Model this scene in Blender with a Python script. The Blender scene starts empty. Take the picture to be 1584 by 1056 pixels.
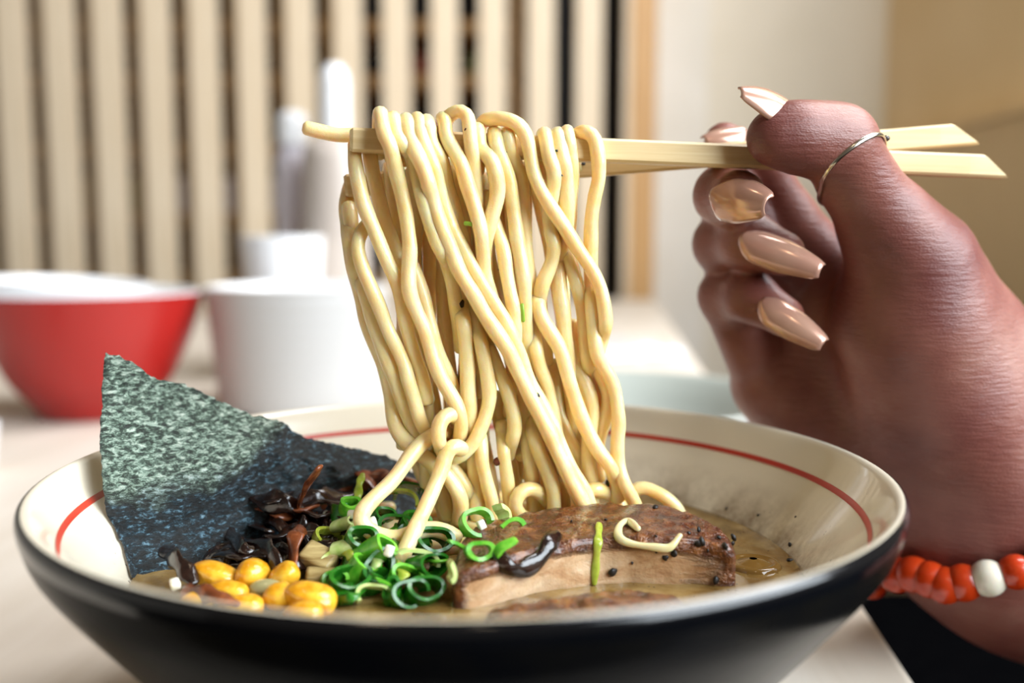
import bpy, bmesh, math, random
import numpy as np
from mathutils import Vector, Matrix, noise as mnoise

random.seed(7); np.random.seed(7)
scene = bpy.context.scene
COL = scene.collection

# ------------------------------------------------------------------ camera
TZ = 0.74                      # table top
ZR = TZ + 0.078                # rim height of the big bowl
CAM = np.array([0.01063, -0.25043, ZR + 0.0587])
PITCH = 0.10596
F = 1540.0
FW = np.array([0, math.cos(PITCH), -math.sin(PITCH)])
UP = np.array([0, math.sin(PITCH), math.cos(PITCH)])
cam_d = bpy.data.cameras.new('camera'); cam = bpy.data.objects.new('camera', cam_d)
COL.objects.link(cam); scene.camera = cam
cam.location = CAM; cam.rotation_euler = (math.pi/2 - PITCH, 0, 0)
cam_d.sensor_width = 36; cam_d.lens = F/1584*36
cam_d.clip_start = 0.01; cam_d.clip_end = 50
cam_d.dof.use_dof = True; cam_d.dof.focus_distance = 0.254; cam_d.dof.aperture_fstop = 6.0

# ------------------------------------------------------------------ world, lights, exposure
wd = bpy.data.worlds.new('world'); scene.world = wd; wd.use_nodes = True
wd.node_tree.nodes['Background'].inputs[0].default_value = (1.0, 0.84, 0.66, 1)
wd.node_tree.nodes['Background'].inputs[1].default_value = 0.115
def area(name, loc, target, size, power, color, sy=None):
    l = bpy.data.lights.new(name, 'AREA'); l.energy = power; l.color = color
    l.shape = 'RECTANGLE'; l.size = size; l.size_y = sy or size
    o = bpy.data.objects.new(name, l); COL.objects.link(o); o.location = loc
    o.rotation_euler = (Vector(target)-Vector(loc)).to_track_quat('-Z', 'Y').to_euler(); return o
# daylight through the big window on the right, a little behind the camera
area('window_light', (1.10, -0.50, 1.45), (0, 0.05, 0.85), 1.3, 52, (0.84, 0.93, 1.0), 1.0)
# unseen fill light added to brighten the slats and the back wall
area('back_fill_light', (0.85, 0.55, 2.2), (-0.45, 2.1, 1.05), 1.1, 52, (0.95, 0.97, 1.0), 1.0)
def lamp(name, loc, power, rad, color):
    l = bpy.data.lights.new(name, 'POINT'); l.energy = power; l.color = color; l.shadow_soft_size = rad
    o = bpy.data.objects.new(name, l); COL.objects.link(o); o.location = loc
lamp('ceiling_lamp_light', (-0.30, 0.3, 2.2), 2.5, 0.05, (1.0, 0.80, 0.55))
lamp('ceiling_lamp_light', (0.10, -0.9, 2.2), 4, 0.05, (1.0, 0.80, 0.55))
scene.view_settings.view_transform = 'Standard'; scene.view_settings.look = 'None'
scene.view_settings.gamma = 1.0; scene.view_settings.use_curve_mapping = False
scene.view_settings.exposure = 0.12

# ------------------------------------------------------------------ helpers
def ray(px, py):
    return FW + np.array([1, 0, 0])*(px-792)/F + UP*(528-py)/F
def AY(px, py, Y):
    """point of the place seen at (px,py) that lies Y millimetres behind the bowl's centre line"""
    r = ray(px, py); t = (Y/1000.0 - CAM[1])/r[1]; return CAM + r*t
def AZ(px, py, Z):
    r = ray(px, py); t = (Z - CAM[2])/r[2]; return CAM + r*t
def srgb(h):
    if isinstance(h, str):
        h = [int(h[i:i+2], 16)/255 for i in (0, 2, 4)]
    return tuple(c/12.92 if c <= 0.04045 else ((c+0.055)/1.055)**2.4 for c in h) + (1,)

class NT:
    def __init__(s, name):
        s.m = bpy.data.materials.new(name); s.m.use_nodes = True; s.t = s.m.node_tree; s.n = s.t.nodes
        s.b = s.n['Principled BSDF']; s.coord = None
    def node(s, typ, **kw):
        o = s.n.new(typ)
        for k, v in kw.items():
            if isinstance(k, str) and k in o.inputs: o.inputs[k].default_value = v
            else: setattr(o, k, v)
        return o
    def link(s, a, b): s.t.links.new(a, b)
    def set(s, **kw):
        for k, v in kw.items(): s.b.inputs[k.replace('_', ' ')].default_value = v
        return s
    def co(s, which='Object', scale=(1, 1, 1), rot=(0, 0, 0)):
        tc = s.node('ShaderNodeTexCoord'); mp = s.node('ShaderNodeMapping')
        mp.inputs['Scale'].default_value = scale; mp.inputs['Rotation'].default_value = rot
        s.link(tc.outputs[which], mp.inputs[0]); return mp.outputs[0]
    def noise(s, scale, detail=4, vec=None, rough=0.55, dist=0):
        n = s.node('ShaderNodeTexNoise'); n.inputs['Scale'].default_value = scale
        n.inputs['Detail'].default_value = detail; n.inputs['Roughness'].default_value = rough
        n.inputs['Distortion'].default_value = dist
        s.link(vec if vec is not None else s.co(), n.inputs['Vector']); return n.outputs['Fac']
    def voro(s, scale, vec=None, feature='F1'):
        n = s.node('ShaderNodeTexVoronoi'); n.feature = feature; n.inputs['Scale'].default_value = scale
        s.link(vec if vec is not None else s.co(), n.inputs['Vector']); return n.outputs['Distance']
    def ramp(s, fac, stops):
        r = s.node('ShaderNodeValToRGB'); e = r.color_ramp.elements
        while len(e) < len(stops): e.new(0.5)
        for i, (p, c) in enumerate(stops): e[i].position = p; e[i].color = c if not isinstance(c, (int, float)) else (c, c, c, 1)
        s.link(fac, r.inputs[0]); return r.outputs[0]
    def mix(s, fac, a, b, mode='MIX'):
        m = s.node('ShaderNodeMix'); m.data_type = 'RGBA'; m.blend_type = mode
        for sock, v in ((m.inputs[0], fac), (m.inputs[6], a), (m.inputs[7], b)):
            if hasattr(v, 'is_linked') or hasattr(v, 'links'): s.link(v, sock)
            else: sock.default_value = v
        return m.outputs[2]
    def math(s, op, a, b=0.0, clamp=False):
        m = s.node('ShaderNodeMath'); m.operation = op; m.use_clamp = clamp
        for i, v in enumerate((a, b)):
            if hasattr(v, 'links'): s.link(v, m.inputs[i])
            else: m.inputs[i].default_value = v
        return m.outputs[0]
    def attr(s, name):
        a = s.node('ShaderNodeAttribute'); a.attribute_name = name; return a
    def color(s, sock): s.link(sock, s.b.inputs['Base Color']); return s
    def rough(s, sock): s.link(sock, s.b.inputs['Roughness']); return s
    def bump(s, h, strength=0.5, dist=0.001):
        b = s.node('ShaderNodeBump'); b.inputs['Strength'].default_value = strength; b.inputs['Distance'].default_value = dist
        s.link(h, b.inputs['Height']); s.link(b.outputs[0], s.b.inputs['Normal']); return s

def mat(name, col, rough=0.5, **kw):
    t = NT(name); t.set(Base_Color=srgb(col), Roughness=rough, **kw); return t.m
def speck(name, c1, c2, scale, rough=0.5, bump=0.0, bdist=0.0005, lo=0.35, hi=0.65, detail=4, vscale=(1, 1, 1), **kw):
    t = NT(name); t.set(Roughness=rough, **kw); v = t.co('Object', vscale); n = t.noise(scale, detail, v)
    t.color(t.ramp(n, [(lo, srgb(c1)), (hi, srgb(c2))]))
    if bump: t.bump(n, bump, bdist)
    return t.m

def mesh(name, v, f, m=None, parent=None, smooth=True, loc=None):
    me = bpy.data.meshes.new(name); me.from_pydata([tuple(map(float, p)) for p in v], [], [tuple(map(int, q)) for q in f]); me.update()
    if smooth: me.polygons.foreach_set('use_smooth', [True]*len(me.polygons))
    if m: me.materials.append(m)
    o = bpy.data.objects.new(name, me); COL.objects.link(o)
    if parent: o.parent = parent
    if loc is not None: o.location = loc
    return o
def origin_to(o, p):
    """give a top-level mesh an origin at p without moving it"""
    p = Vector([float(c) for c in p]); o.data.transform(Matrix.Translation(-p)); o.location = p; return o
def centre(o):
    c = np.zeros(len(o.data.vertices)*3); o.data.vertices.foreach_get('co', c); c = c.reshape(-1, 3)
    p = (c.min(0)+c.max(0))/2; p[2] = c[:, 2].min(); return origin_to(o, p)
def tag(o, label, cat, group=None, kind=None):
    o['label'] = label; o['category'] = cat
    if group: o['group'] = group
    if kind: o['kind'] = kind
    return o
def empty(name, loc, rz=0.0):
    o = bpy.data.objects.new(name, None); COL.objects.link(o); o.location = [float(c) for c in loc]; o.rotation_euler = (0, 0, rz)
    o.empty_display_size = 0.02; return o
def copy_tree(o, parent=None):
    c = o.copy(); COL.objects.link(c); c.parent = parent
    for ch in list(o.children): copy_tree(ch, c)
    return c

def lathe(prof, seg=96, closed=False):
    v, f = [], []; n = len(prof)
    for r, z in prof:
        for i in range(seg):
            a = 2*math.pi*i/seg; v.append((r*math.cos(a), r*math.sin(a), z))
    for j in range(n-1 if not closed else n):
        k = (j+1) % n
        for i in range(seg):
            i2 = (i+1) % seg; f.append((j*seg+i, j*seg+i2, k*seg+i2, k*seg+i))
    return v, f
def smooth_prof(pts, n=40):
    return [tuple(p) for p in catmull(np.array([(a, b, 0) for a, b in pts], float), n)[:, :2]]
def catmull(P, n):
    P = np.asarray(P, float); P = np.vstack([2*P[0]-P[1], P, 2*P[-1]-P[-2]])
    m = len(P)-3; L = np.linalg.norm(np.diff(P[1:-1], axis=0), axis=1); cum = np.r_[0, np.cumsum(L)]
    out = []
    for s in np.linspace(0, cum[-1], n):
        i = min(np.searchsorted(cum, s, 'right')-1, m-1); t = (s-cum[i])/max(L[i], 1e-12)
        a, b, c, d = P[i:i+4]
        out.append(0.5*((2*b)+(c-a)*t+(2*a-5*b+4*c-d)*t*t+(3*b-a-3*c+d)*t**3))
    return np.array(out)
def frames(P):
    T = np.gradient(P, axis=0); T /= np.linalg.norm(T, axis=1)[:, None]+1e-12
    u = np.cross(T[0], [0.3, 1, 0.2]); u /= np.linalg.norm(u); U = [u]
    for t in T[1:]:
        u = u-t*(u@t); u /= np.linalg.norm(u)+1e-12; U.append(u)
    U = np.array(U); return T, U, np.cross(T, U)
def tube(P, r, sides=10, rb=None, U0=None, round_ends=True):
    """swept tube along P; r radius (or array), rb second radius for flat ribbons"""
    P = np.asarray(P, float); n = len(P); r = np.broadcast_to(np.asarray(r, float), (n,)).copy()
    rb = r.copy() if rb is None else np.broadcast_to(np.asarray(rb, float), (n,)).copy()
    T, U, V = frames(P)
    if U0 is not None:
        U = np.asarray(U0, float)-T*np.sum(T*U0, 1)[:, None]; U /= np.linalg.norm(U, axis=1)[:, None]+1e-9; V = np.cross(T, U)
    v, f = [], []
    if round_ends:
        P = np.vstack([P[0]-T[0]*r[0]*0.55, P[0]-T[0]*r[0]*0.3, P, P[-1]+T[-1]*r[-1]*0.3, P[-1]+T[-1]*r[-1]*0.55])
        ex = lambda a: np.concatenate([[a[0]*0.45, a[0]*0.86], a, [a[-1]*0.86, a[-1]*0.45]])
        r, rb = ex(r), ex(rb); dup = lambda A: np.vstack([A[:1], A[:1], A, A[-1:], A[-1:]]); U, V = dup(U), dup(V); n += 4
    a = np.linspace(0, 2*math.pi, sides, endpoint=False)
    for i in range(n):
        v.extend(P[i]+np.outer(np.cos(a)*r[i], U[i])+np.outer(np.sin(a)*rb[i], V[i]))
    for i in range(n-1):
        for k in range(sides):
            k2 = (k+1) % sides; f.append((i*sides+k, i*sides+k2, (i+1)*sides+k2, (i+1)*sides+k))
    f.append(tuple(range(sides))[::-1]); f.append(tuple((n-1)*sides+k for k in range(sides)))
    return v, f
def box(c, s, R=None, bevel=0.0):
    bm = bmesh.new(); bmesh.ops.create_cube(bm, size=1.0)
    for q in bm.verts: q.co = Vector((q.co.x*s[0], q.co.y*s[1], q.co.z*s[2]))
    if bevel: bmesh.ops.bevel(bm, geom=bm.edges[:], offset=bevel, segments=2, affect='EDGES', profile=0.6)
    if R is not None: bmesh.ops.rotate(bm, verts=bm.verts, cent=(0, 0, 0), matrix=R)
    v = [tuple(q.co+Vector([float(x) for x in c])) for q in bm.verts]; f = [[q.index for q in p.verts] for p in bm.faces]
    bm.free(); return v, f
def ico(sub=3):
    bm = bmesh.new(); bmesh.ops.create_icosphere(bm, subdivisions=sub, radius=1.0)
    v = np.array([q.co[:] for q in bm.verts]); f = [[q.index for q in p.verts] for p in bm.faces]; bm.free(); return v, f
ICO = {k: ico(k) for k in (1, 2, 3, 4)}
def rotm(rx, ry, rz):
    from mathutils import Euler
    return np.array(Euler((rx, ry, rz)).to_matrix())
def nz(p, s): return mnoise.noise(Vector((float(p[0])*s, float(p[1])*s, float(p[2])*s)))
# ------------------------------------------------------------------ setting
def struct(o): o['kind'] = 'structure'; return o
M_plaster = speck('white plaster', 'EBE6DC', 'E4DED2', 6, 0.85, 0.05)
M_shade = speck('shade tone plaster', 'D8BF95', 'CFB486', 3, 0.8, 0.05)  # the wall's warm shaded look painted into the plaster colour
M_floor = speck('dark floor', '1B1714', '14110f', 8, 0.7, Specular_IOR_Level=0.2)
struct(mesh('floor', [(-4, -3, 0), (4, -3, 0), (4, 4, 0), (-4, 4, 0)], [(0, 1, 2, 3)], M_floor))
def wallbox(name, x0, x1, y0, y1, z0, z1, m):
    v, f = box(((x0+x1)/2, (y0+y1)/2, (z0+z1)/2), (x1-x0, y1-y0, z1-z0)); return struct(mesh(name, v, f, m, None, False))
SY = 2.02                                # front of the slatted screen (world y)
xw = AY(1014, 300, 2060)[0]
xc = AY(1290, 300, 2100)[0]
RC = 0.30
def prism(name, pr, m):
    v, f = [], []; n_ = len(pr)
    for z in (0, 2.6): v += [(a, b, z) for a, b in pr]
    for i in range(n_): j = (i+1) % n_; f.append((i, j, n_+j, n_+i))
    f += [tuple(range(n_))[::-1], tuple(range(n_, 2*n_))]
    o = mesh(name, v, f, m, None, True); o.data.set_sharp_from_angle(angle=0.6); return struct(o)
wallbox('wall_back', xw, xc-RC, 2.10, 2.22, 0, 2.6, M_plaster)
M_halfshade = speck('half shade plaster', 'E9E0CF', 'E2D9C6', 4, 0.85, 0.05)  # tone between lit and shaded wall, painted to soften the step
prism('wall_corner', [(xc-RC, 2.22), (xc+0.1, 2.22), (xc+0.1, 2.10-RC), (xc, 2.10-RC)]+[(xc-RC+RC*math.cos(a), 2.10-RC+RC*math.sin(a)) for a in np.linspace(0, math.pi/2, 24)], M_halfshade)  # corner rounded so that the shading turns gradually
wallbox('wall_right', xc, xc+0.1, 0.92, 2.10-RC, 0, 2.6, M_shade)
wallbox('wall_left', -3.1, -3.0, -2, 3.1, 0, 2.6, M_plaster)
wallbox('wall_rear', -3.0, xw, 2.9, 3.0, 0, 2.6, M_plaster)

def woodmat(name, c1, c2, axis='Z', sc=18, rough=0.5):
    t = NT(name); t.set(Roughness=rough)
    s = {'Z': (6, 6, 0.35), 'X': (0.35, 6, 6), 'Y': (6, 0.35, 6)}[axis]
    n = t.noise(sc, 5, t.co('Object', s), 0.6, 0.6); t.color(t.ramp(n, [(0.3, srgb(c1)), (0.7, srgb(c2))])); t.bump(n, 0.1, 0.0005)
    return t.m
M_slat = woodmat('pale slat wood', 'DCC5A4', 'EAD8BD')
M_post = woodmat('amber post wood', 'B98A50', 'CDA066')
M_board = woodmat('shelf wood', 'B58A55', 'C79D68', 'X')
M_black = mat('black shelf back', '0D0D10', 0.6)

# slatted screen -------------------------------------------------------------
scr = empty('slatted_screen', (0, SY, 0))
tag(scr, 'tall pale wooden screen of upright slats at the far end of the table', 'screen')
k = (SY-CAM[1])/F
def sx(px): return (px-792)*k+CAM[0]
v, f = box((0, 0, 0), (40*k, 0.04, 2.3), None, 0.003)
slat_me = None
for i in range(-1, 14):
    px = 37+72.9*i-3
    if slat_me is None:
        o = mesh('slat', v, f, M_slat, scr, False); slat_me = o.data
    else:
        o = bpy.data.objects.new('slat', slat_me); COL.objects.link(o); o.parent = scr
    o.location = (sx(px), 0.015, 1.25)
v, f = box((sx(991), 0.03, 1.25), (38*k, 0.085, 2.5), None, 0.003); mesh('post', v, f, M_post, scr, False)
M_bat = woodmat('amber batten wood', 'B08B58', 'C4A270')
kb2 = (SY+0.17-CAM[1])/F
for i in range(0, 8):
    v, f = box((0, 0, 0), (13*kb2, 0.02, 2.3), None, 0.002)
    o = mesh('back_batten', v, f, M_bat, scr, False); o.location = ((37+72.9*i-3-25-792)*kb2+CAM[0], 0.17, 1.25)
v, f = box((sx(470), 0.03, 0.08), (sx(970)-sx(-60), 0.05, 0.10), None, 0.003); mesh('bottom_rail', v, f, M_post, scr, False)
v, f = box((sx(470), 0.03, 2.43), (sx(970)-sx(-60), 0.05, 0.10), None, 0.003); mesh('top_rail', v, f, M_post, scr, False)

# shelf behind the screen ----------------------------------------------------
shf = empty('storage_shelf', (0, 2.28, 0)); tag(shf, 'dark storage shelf with wooden boards seen through the slats', 'shelf')
v, f = box((sx(420), 0.33, 1.25), (1.9, 0.02, 2.5)); mesh('back_panel', v, f, M_black, shf, False)
def zz(py, Y): return AY(792, py, Y*1000)[2]
board_z = []
for py in (-70, 52, 134, 236, 340, 430, 560):
    z = zz(py, 2.4); board_z.append(z)
    xa, xb = sx(-330), sx(800); v, f = box(((xa+xb)/2, 0.17, z), (xb-xa, 0.30, 0.032), None, 0.002); mesh('shelf_board', v, f, M_board, shf, False)
for px in (-330, 800):
    v, f = box((sx(px), 0.17, 1.25), (0.025, 0.30, 2.5), None, 0.002); mesh('upright', v, f, M_board, shf, False)
M_bg = {'green': mat('green glass', '1E4A34', 0.15), 'amber': mat('amber glass', '7A4A18', 0.2), 'cream': mat('cream carton', 'BBA77C', 0.6),
        'white': mat('white ceramic far', 'D9D8E2', 0.3), 'olive': mat('olive tin', '8E8A50', 0.4), 'rust': mat('rust box', '8A4428', 0.6)}
def bottle_prof(h, r): return smooth_prof([(r*0.9, 0), (r, h*0.04), (r, h*0.55), (r*0.8, h*0.68), (r*0.38, h*0.78), (r*0.34, h*0.94), (r*0.4, h)], 24)
items = [(700, 2, 'green', 'b'), (770, 2, 'green', 'b'), (750, 1, 'olive', 'x'), (660, 1, 'rust', 'x'), (640, 1, 'amber', 'b'), (740, 3, 'rust', 'b'),
         (215, 3, 'olive', 'x'), (150, 3, 'cream', 'x'), (290, 3, 'white', 'x'), (365, 3, 'white', 'x'), (438, 3, 'white', 'b'), (600, 2, 'amber', 'b'), (700, 4, 'olive', 'b'), (640, 4, 'green', 'b')]
names = {'green': 'dark green', 'amber': 'amber brown', 'cream': 'cream', 'white': 'off-white', 'olive': 'olive yellow', 'rust': 'rust red'}
where = {1: 'top visible', 2: 'upper', 3: 'middle', 4: 'lower middle', 5: 'bottom'}
side = lambda px: 'far left' if px < 180 else 'left' if px < 330 else 'centre left' if px < 500 else 'centre' if px < 720 else 'centre right' if px < 850 else 'far right'
for px, lv, c, sh in items:
    z = board_z[lv+1]+0.0165
    kk = (2.42-CAM[1])/F; x = (px-792)*kk+CAM[0]; hmax = min(0.15, board_z[lv]-z-0.04)
    if sh == 'b':
        h = min(0.15, max(0.05, board_z[lv]-z-0.02)); v, f = lathe(bottle_prof(h, h*0.2), 20)
        o = mesh('glass_bottle', v, f, M_bg[c], loc=(x, 2.42, z)); tag(o, f'blurred {names[c]} bottle on {where[lv]} board at {side(px)} behind the slats', 'bottle')
    else:
        h = max(0.04, hmax*0.8); v, f = box((0, 0, h/2), (0.075, 0.08, h), None, 0.004)
        o = mesh('storage_box', v, f, M_bg[c], loc=(x, 2.42, z), smooth=False); tag(o, f'blurred {names[c]} box on {where[lv]} board at {side(px)} behind the slats', 'box')

# table ------------------------------------------------------------------------
t = NT('pale table laminate'); t.set(Roughness=0.5)
n1 = t.noise(7, 5, t.co('Object', (6, 0.5, 6)), 0.6, 0.8); t.color(t.ramp(n1, [(0.3, srgb('CFC3B3')), (0.7, srgb('DDD3C6'))])); M_table = t.m
E1, E2 = AZ(1327, 923, TZ), AZ(1012, 463, TZ)
dirv = (E2-E1)/np.linalg.norm(E2-E1); ang = math.atan2(dirv[0], dirv[1])
rightn = np.array([math.cos(ang), -math.sin(ang), 0])
far = np.linalg.norm(E2-E1)
tw, tl = 0.80, far+0.24
mid = E1+dirv*(far-tl/2)-rightn*tw/2
tb = empty('dining_table', (mid[0], mid[1], 0), -ang); tag(tb, 'pale cream wooden dining table under the ramen bowl', 'table')
v, f = box((0, 0, TZ-0.014), (tw, tl, 0.028), None, 0.003); mesh('tabletop', v, f, M_table, tb, False)
for a in (-1, 1):
    for b in (-1, 1):
        v, f = box((a*(tw/2-0.05), b*(tl/2-0.06), (TZ-0.028)/2), (0.05, 0.05, TZ-0.028), None, 0.003); mesh('leg', v, f, M_table, tb, False)

# dark bench beside the table, and the tan bench panel on the right ------------
M_blk = speck('black upholstery', '040405', '070708', 60, 0.95, 0.1, Specular_IOR_Level=0.0)
bn = empty('bench', (0.60, 0.06, 0)); tag(bn, 'black upholstered bench beside the table under the forearm', 'bench')
v, f = box((0, 0, 0.42), (0.66, 1.66, 0.09), None, 0.02); mesh('seat', v, f, M_blk, bn, True)
v, f = box((0, 0, 0.20), (0.60, 1.58, 0.36), None, 0.006); mesh('base', v, f, M_blk, bn, False)
M_panel = woodmat('tan panel wood', 'CBAE80', 'D2B78A', 'Z')
pn = empty('wooden_partition', (xc-0.028, 1.36, 0)); tag(pn, 'blurred low tan wooden panel against the right-hand wall', 'partition')
ztop = AY(1560, 190, 1250)[2]
v, f = box((0, 0, ztop/2), (0.05, 0.8, ztop), None, 0.004); mesh('panel', v, f, M_panel, pn, False)
v, f = box((-0.005, 0, ztop+0.004), (0.052, 0.802, 0.008), None, 0.004); mesh('cap', v, f, M_panel, pn, False)

# background crockery ---------------------------------------------------------------
M_red = NT('red glaze').set(Base_Color=srgb('A01A16'), Roughness=0.35, Coat_Weight=0.1).m
M_white = NT('white glaze').set(Base_Color=srgb('E9E9EA'), Roughness=0.25, Coat_Weight=0.3).m
M_grey = NT('pale grey glaze').set(Base_Color=srgb('BAB8B6'), Roughness=0.4).m
M_dish = NT('grey green glaze').set(Base_Color=srgb('A0A49C'), Roughness=0.35).m
M_bot = NT('taupe bottle').set(Base_Color=srgb('B6AAA0'), Roughness=0.35).m
M_bot2 = NT('lilac white bottle').set(Base_Color=srgb('D5CFD8'), Roughness=0.35).m
def on_table(px, depthY): return AY(px, 528, depthY)[0], depthY/1000.0
# red bowl
c = AZ(146, 640, TZ); rb_ = empty('red_bowl', (c[0], c[1], TZ)); tag(rb_, 'red glazed bowl with white inside on the table behind the nori', 'bowl')
kb = (c[1]-CAM[1])/F; R0 = 172*kb; H = 0.094
op = [(0.036, 0), (0.040, 0.003), (0.046, 0.012), (0.060, 0.03), (R0*0.87, 0.06), (R0, H)]
ip = [(R0-0.004, H-0.0005), (R0*0.87-0.006, 0.06), (0.055, 0.035), (0.03, 0.016), (0.001, 0.013)]
v, f = lathe(smooth_prof(op, 30), 64); mesh('body', v, f, M_red, rb_)
v, f = lathe([(R0, H), (R0-0.001, H+0.0012), (R0-0.003, H+0.0012)]+smooth_prof(ip, 24), 64); mesh('inner_glaze', v, f, M_white, rb_)
v, f = lathe([(0.030, 0.004), (0.031, 0.0), (0.036, 0.0), (0.037, 0.004)], 48); mesh('foot_ring', v, f, M_red, rb_)
# white bowl nested in it
nb = empty('nested_bowl', (c[0]-0.022, c[1]+0.004, TZ+0.0475)); nb.rotation_euler = (0, math.radians(3), 0)
nb.scale = (0.97, 0.97, 0.82); tag(nb, 'white bowl nested inside the red bowl', 'bowl')
r1 = 0.064; v, f = lathe(smooth_prof([(0.026, 0), (0.034, 0.006), (0.052, 0.03), (r1, 0.066)], 20)+[(r1-0.001, 0.0675), (r1-0.003, 0.067)]+smooth_prof([(r1-0.004, 0.064), (0.048, 0.03), (0.03, 0.01), (0.001, 0.006)], 20), 56)
mesh('body', v, f, M_white, nb); v, f = lathe([(0.02, 0.004), (0.021, -0.002), (0.026, -0.002), (0.027, 0.003)], 40); mesh('foot_ring', v, f, M_white, nb)
# ribbed white pot
c = AZ(452, 640, TZ); c[1] += 0.03; kb = (c[1]-CAM[1])/F; R0 = 140*kb
pt = empty('ribbed_pot', (c[0], c[1], TZ)); tag(pt, 'large off-white cylindrical pot with fine horizontal ribs behind the noodles', 'pot')
H = 0.097; prof = [(R0*0.80, 0)]
for i in range(9):
    z = 0.004+i*(H-0.010)/9; r = R0*(0.86+0.12*i/9); prof += [(r, z), (r+0.0020, z+0.004), (r, z+0.0085)]
v, f = lathe(prof+[(R0, H-0.004), (R0, H)], 72); mesh('body', v, f, M_grey, pt)
v, f = lathe([(R0, H), (R0-0.002, H+0.001), (R0-0.005, H), (R0-0.007, H-0.01), (R0*0.86-0.004, 0.008), (0.001, 0.006)], 72); mesh('inner_wall', v, f, M_white, pt)
# small white cup behind the pot
x, y = on_table(440, 700); cp = empty('white_cup', (x, y, TZ)); tag(cp, 'small white cup standing behind the ribbed pot', 'cup')
kb = (y-CAM[1])/F; R0 = 64*kb; H = AY(440, 366, 700)[2]-TZ
v, f = lathe(smooth_prof([(R0*0.7, 0), (R0*0.78, 0.004), (R0*0.9, H*0.6), (R0, H)], 20), 56); mesh('body', v, f, M_white, cp)
v, f = lathe([(R0, H), (R0-0.0015, H+0.001), (R0-0.0035, H)]+[(R0*0.87, H*0.6), (R0*0.74, 0.008), (0.001, 0.006)], 56); mesh('inner_glaze', v, f, M_white, cp)
# sauce bottles
for px, ytop, rp, Y, m1, lab in ((524, 100, 50, 760, M_bot, 'tall taupe sauce bottle with a white nozzle cap behind the noodles'), (460, 172, 26, 800, M_bot2, 'slim pale sauce bottle with a round white cap beside the taller one')):
    x, y = on_table(px, Y); kb = (y-CAM[1])/F; H = AY(px, ytop, Y)[2]-TZ; r = rp*kb; rc = 23*kb
    b = empty('sauce_bottle', (x, y, TZ)); tag(b, lab, 'bottle'); hb = H-98*kb if rp > 30 else H-45*kb
    v, f = lathe(smooth_prof([(r*0.85, 0), (r, 0.006), (r, hb*0.84), (r*0.85, hb*0.94), (rc*0.8, hb)], 24)+[(0.001, hb)], 40); mesh('body', v, f, m1, b)
    v, f = lathe(smooth_prof([(rc, hb-0.004), (rc, hb+(H-hb)*0.5), (rc*0.95, hb+(H-hb)*0.82), (rc*0.55, H)], 16)+[(0.001, H)], 32); mesh('cap', v, f, M_white, b)
# grey-green dish behind the bowl on the right
dz = 0.043; c = AZ(1045, 610, TZ+dz); R0 = 0.075
ds = empty('shallow_dish', (CAM[0]+0.060, 0.335, TZ)); tag(ds, 'pale grey-green shallow dish behind the ramen bowl', 'dish')
v, f = lathe(smooth_prof([(0.04, 0), (0.044, 0.003), (0.075, 0.018), (0.1, dz)], 20), 64); mesh('body', v, f, M_white, ds)
v, f = lathe([(0.1, dz), (0.0993, dz+0.0012), (0.096, dz+0.0008), (0.093, dz-0.003)]+smooth_prof([(0.09, dz-0.006), (0.07, 0.014), (0.04, 0.007), (0.001, 0.006)], 16), 64); mesh('inner_glaze', v, f, M_dish, ds)
# napkin further back
c = AZ(972, 545, TZ); v = []; f = []
for i in range(9):
    for j in range(9):
        a, b = i/8-0.5, j/8-0.5; v.append((a*0.11, b*0.16, 0.006+0.012*abs(mnoise.noise(Vector((a*4, b*4, 3))))))
for i in range(8):
    for j in range(8): f.append((i*9+j, i*9+j+9, i*9+j+10, i*9+j+1))
o = mesh('paper_napkin', v, f, M_white, loc=(c[0]-0.02, c[1], TZ+0.0005)); o.rotation_euler.z = 0.3
sm = o.modifiers.new('thickness', 'SOLIDIFY'); sm.thickness = 0.005; sm.offset = -1
tag(o, 'crumpled white paper napkin lying near the far end of the table', 'napkin')
# little dish cut by the left edge of the picture
c = AZ(-52, 735, TZ); sd = empty('sauce_dish', (c[0], c[1], TZ)); tag(sd, 'small pale sauce dish cut off by the left edge of the picture', 'dish')
v, f = lathe(smooth_prof([(0.014, 0), (0.015, 0.002), (0.017, 0.018), (0.0185, 0.030)], 14), 40); mesh('body', v, f, M_white, sd)
v, f = lathe([(0.0185, 0.030), (0.018, 0.031), (0.017, 0.030), (0.015, 0.012), (0.001, 0.006)], 40); mesh('inner_glaze', v, f, M_white, sd)

# ------------------------------------------------------------------ the ramen bowl
R = 0.105; BH = 0.078
bowl = empty('ramen_bowl', (0, 0, TZ)); tag(bowl, 'large ramen bowl, black outside and white inside with a thin red line', 'bowl')
t = NT('black glaze'); t.set(Roughness=0.22, Specular_IOR_Level=0.03)
n1 = t.noise(40, 4); t.color(t.ramp(n1, [(0.35, srgb('0A0B0E')), (0.7, srgb('15130F'))])); M_bo = t.m
t = NT('cream white glaze'); t.set(Roughness=0.16, Coat_Weight=0.6, Coat_Roughness=0.04)
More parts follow.
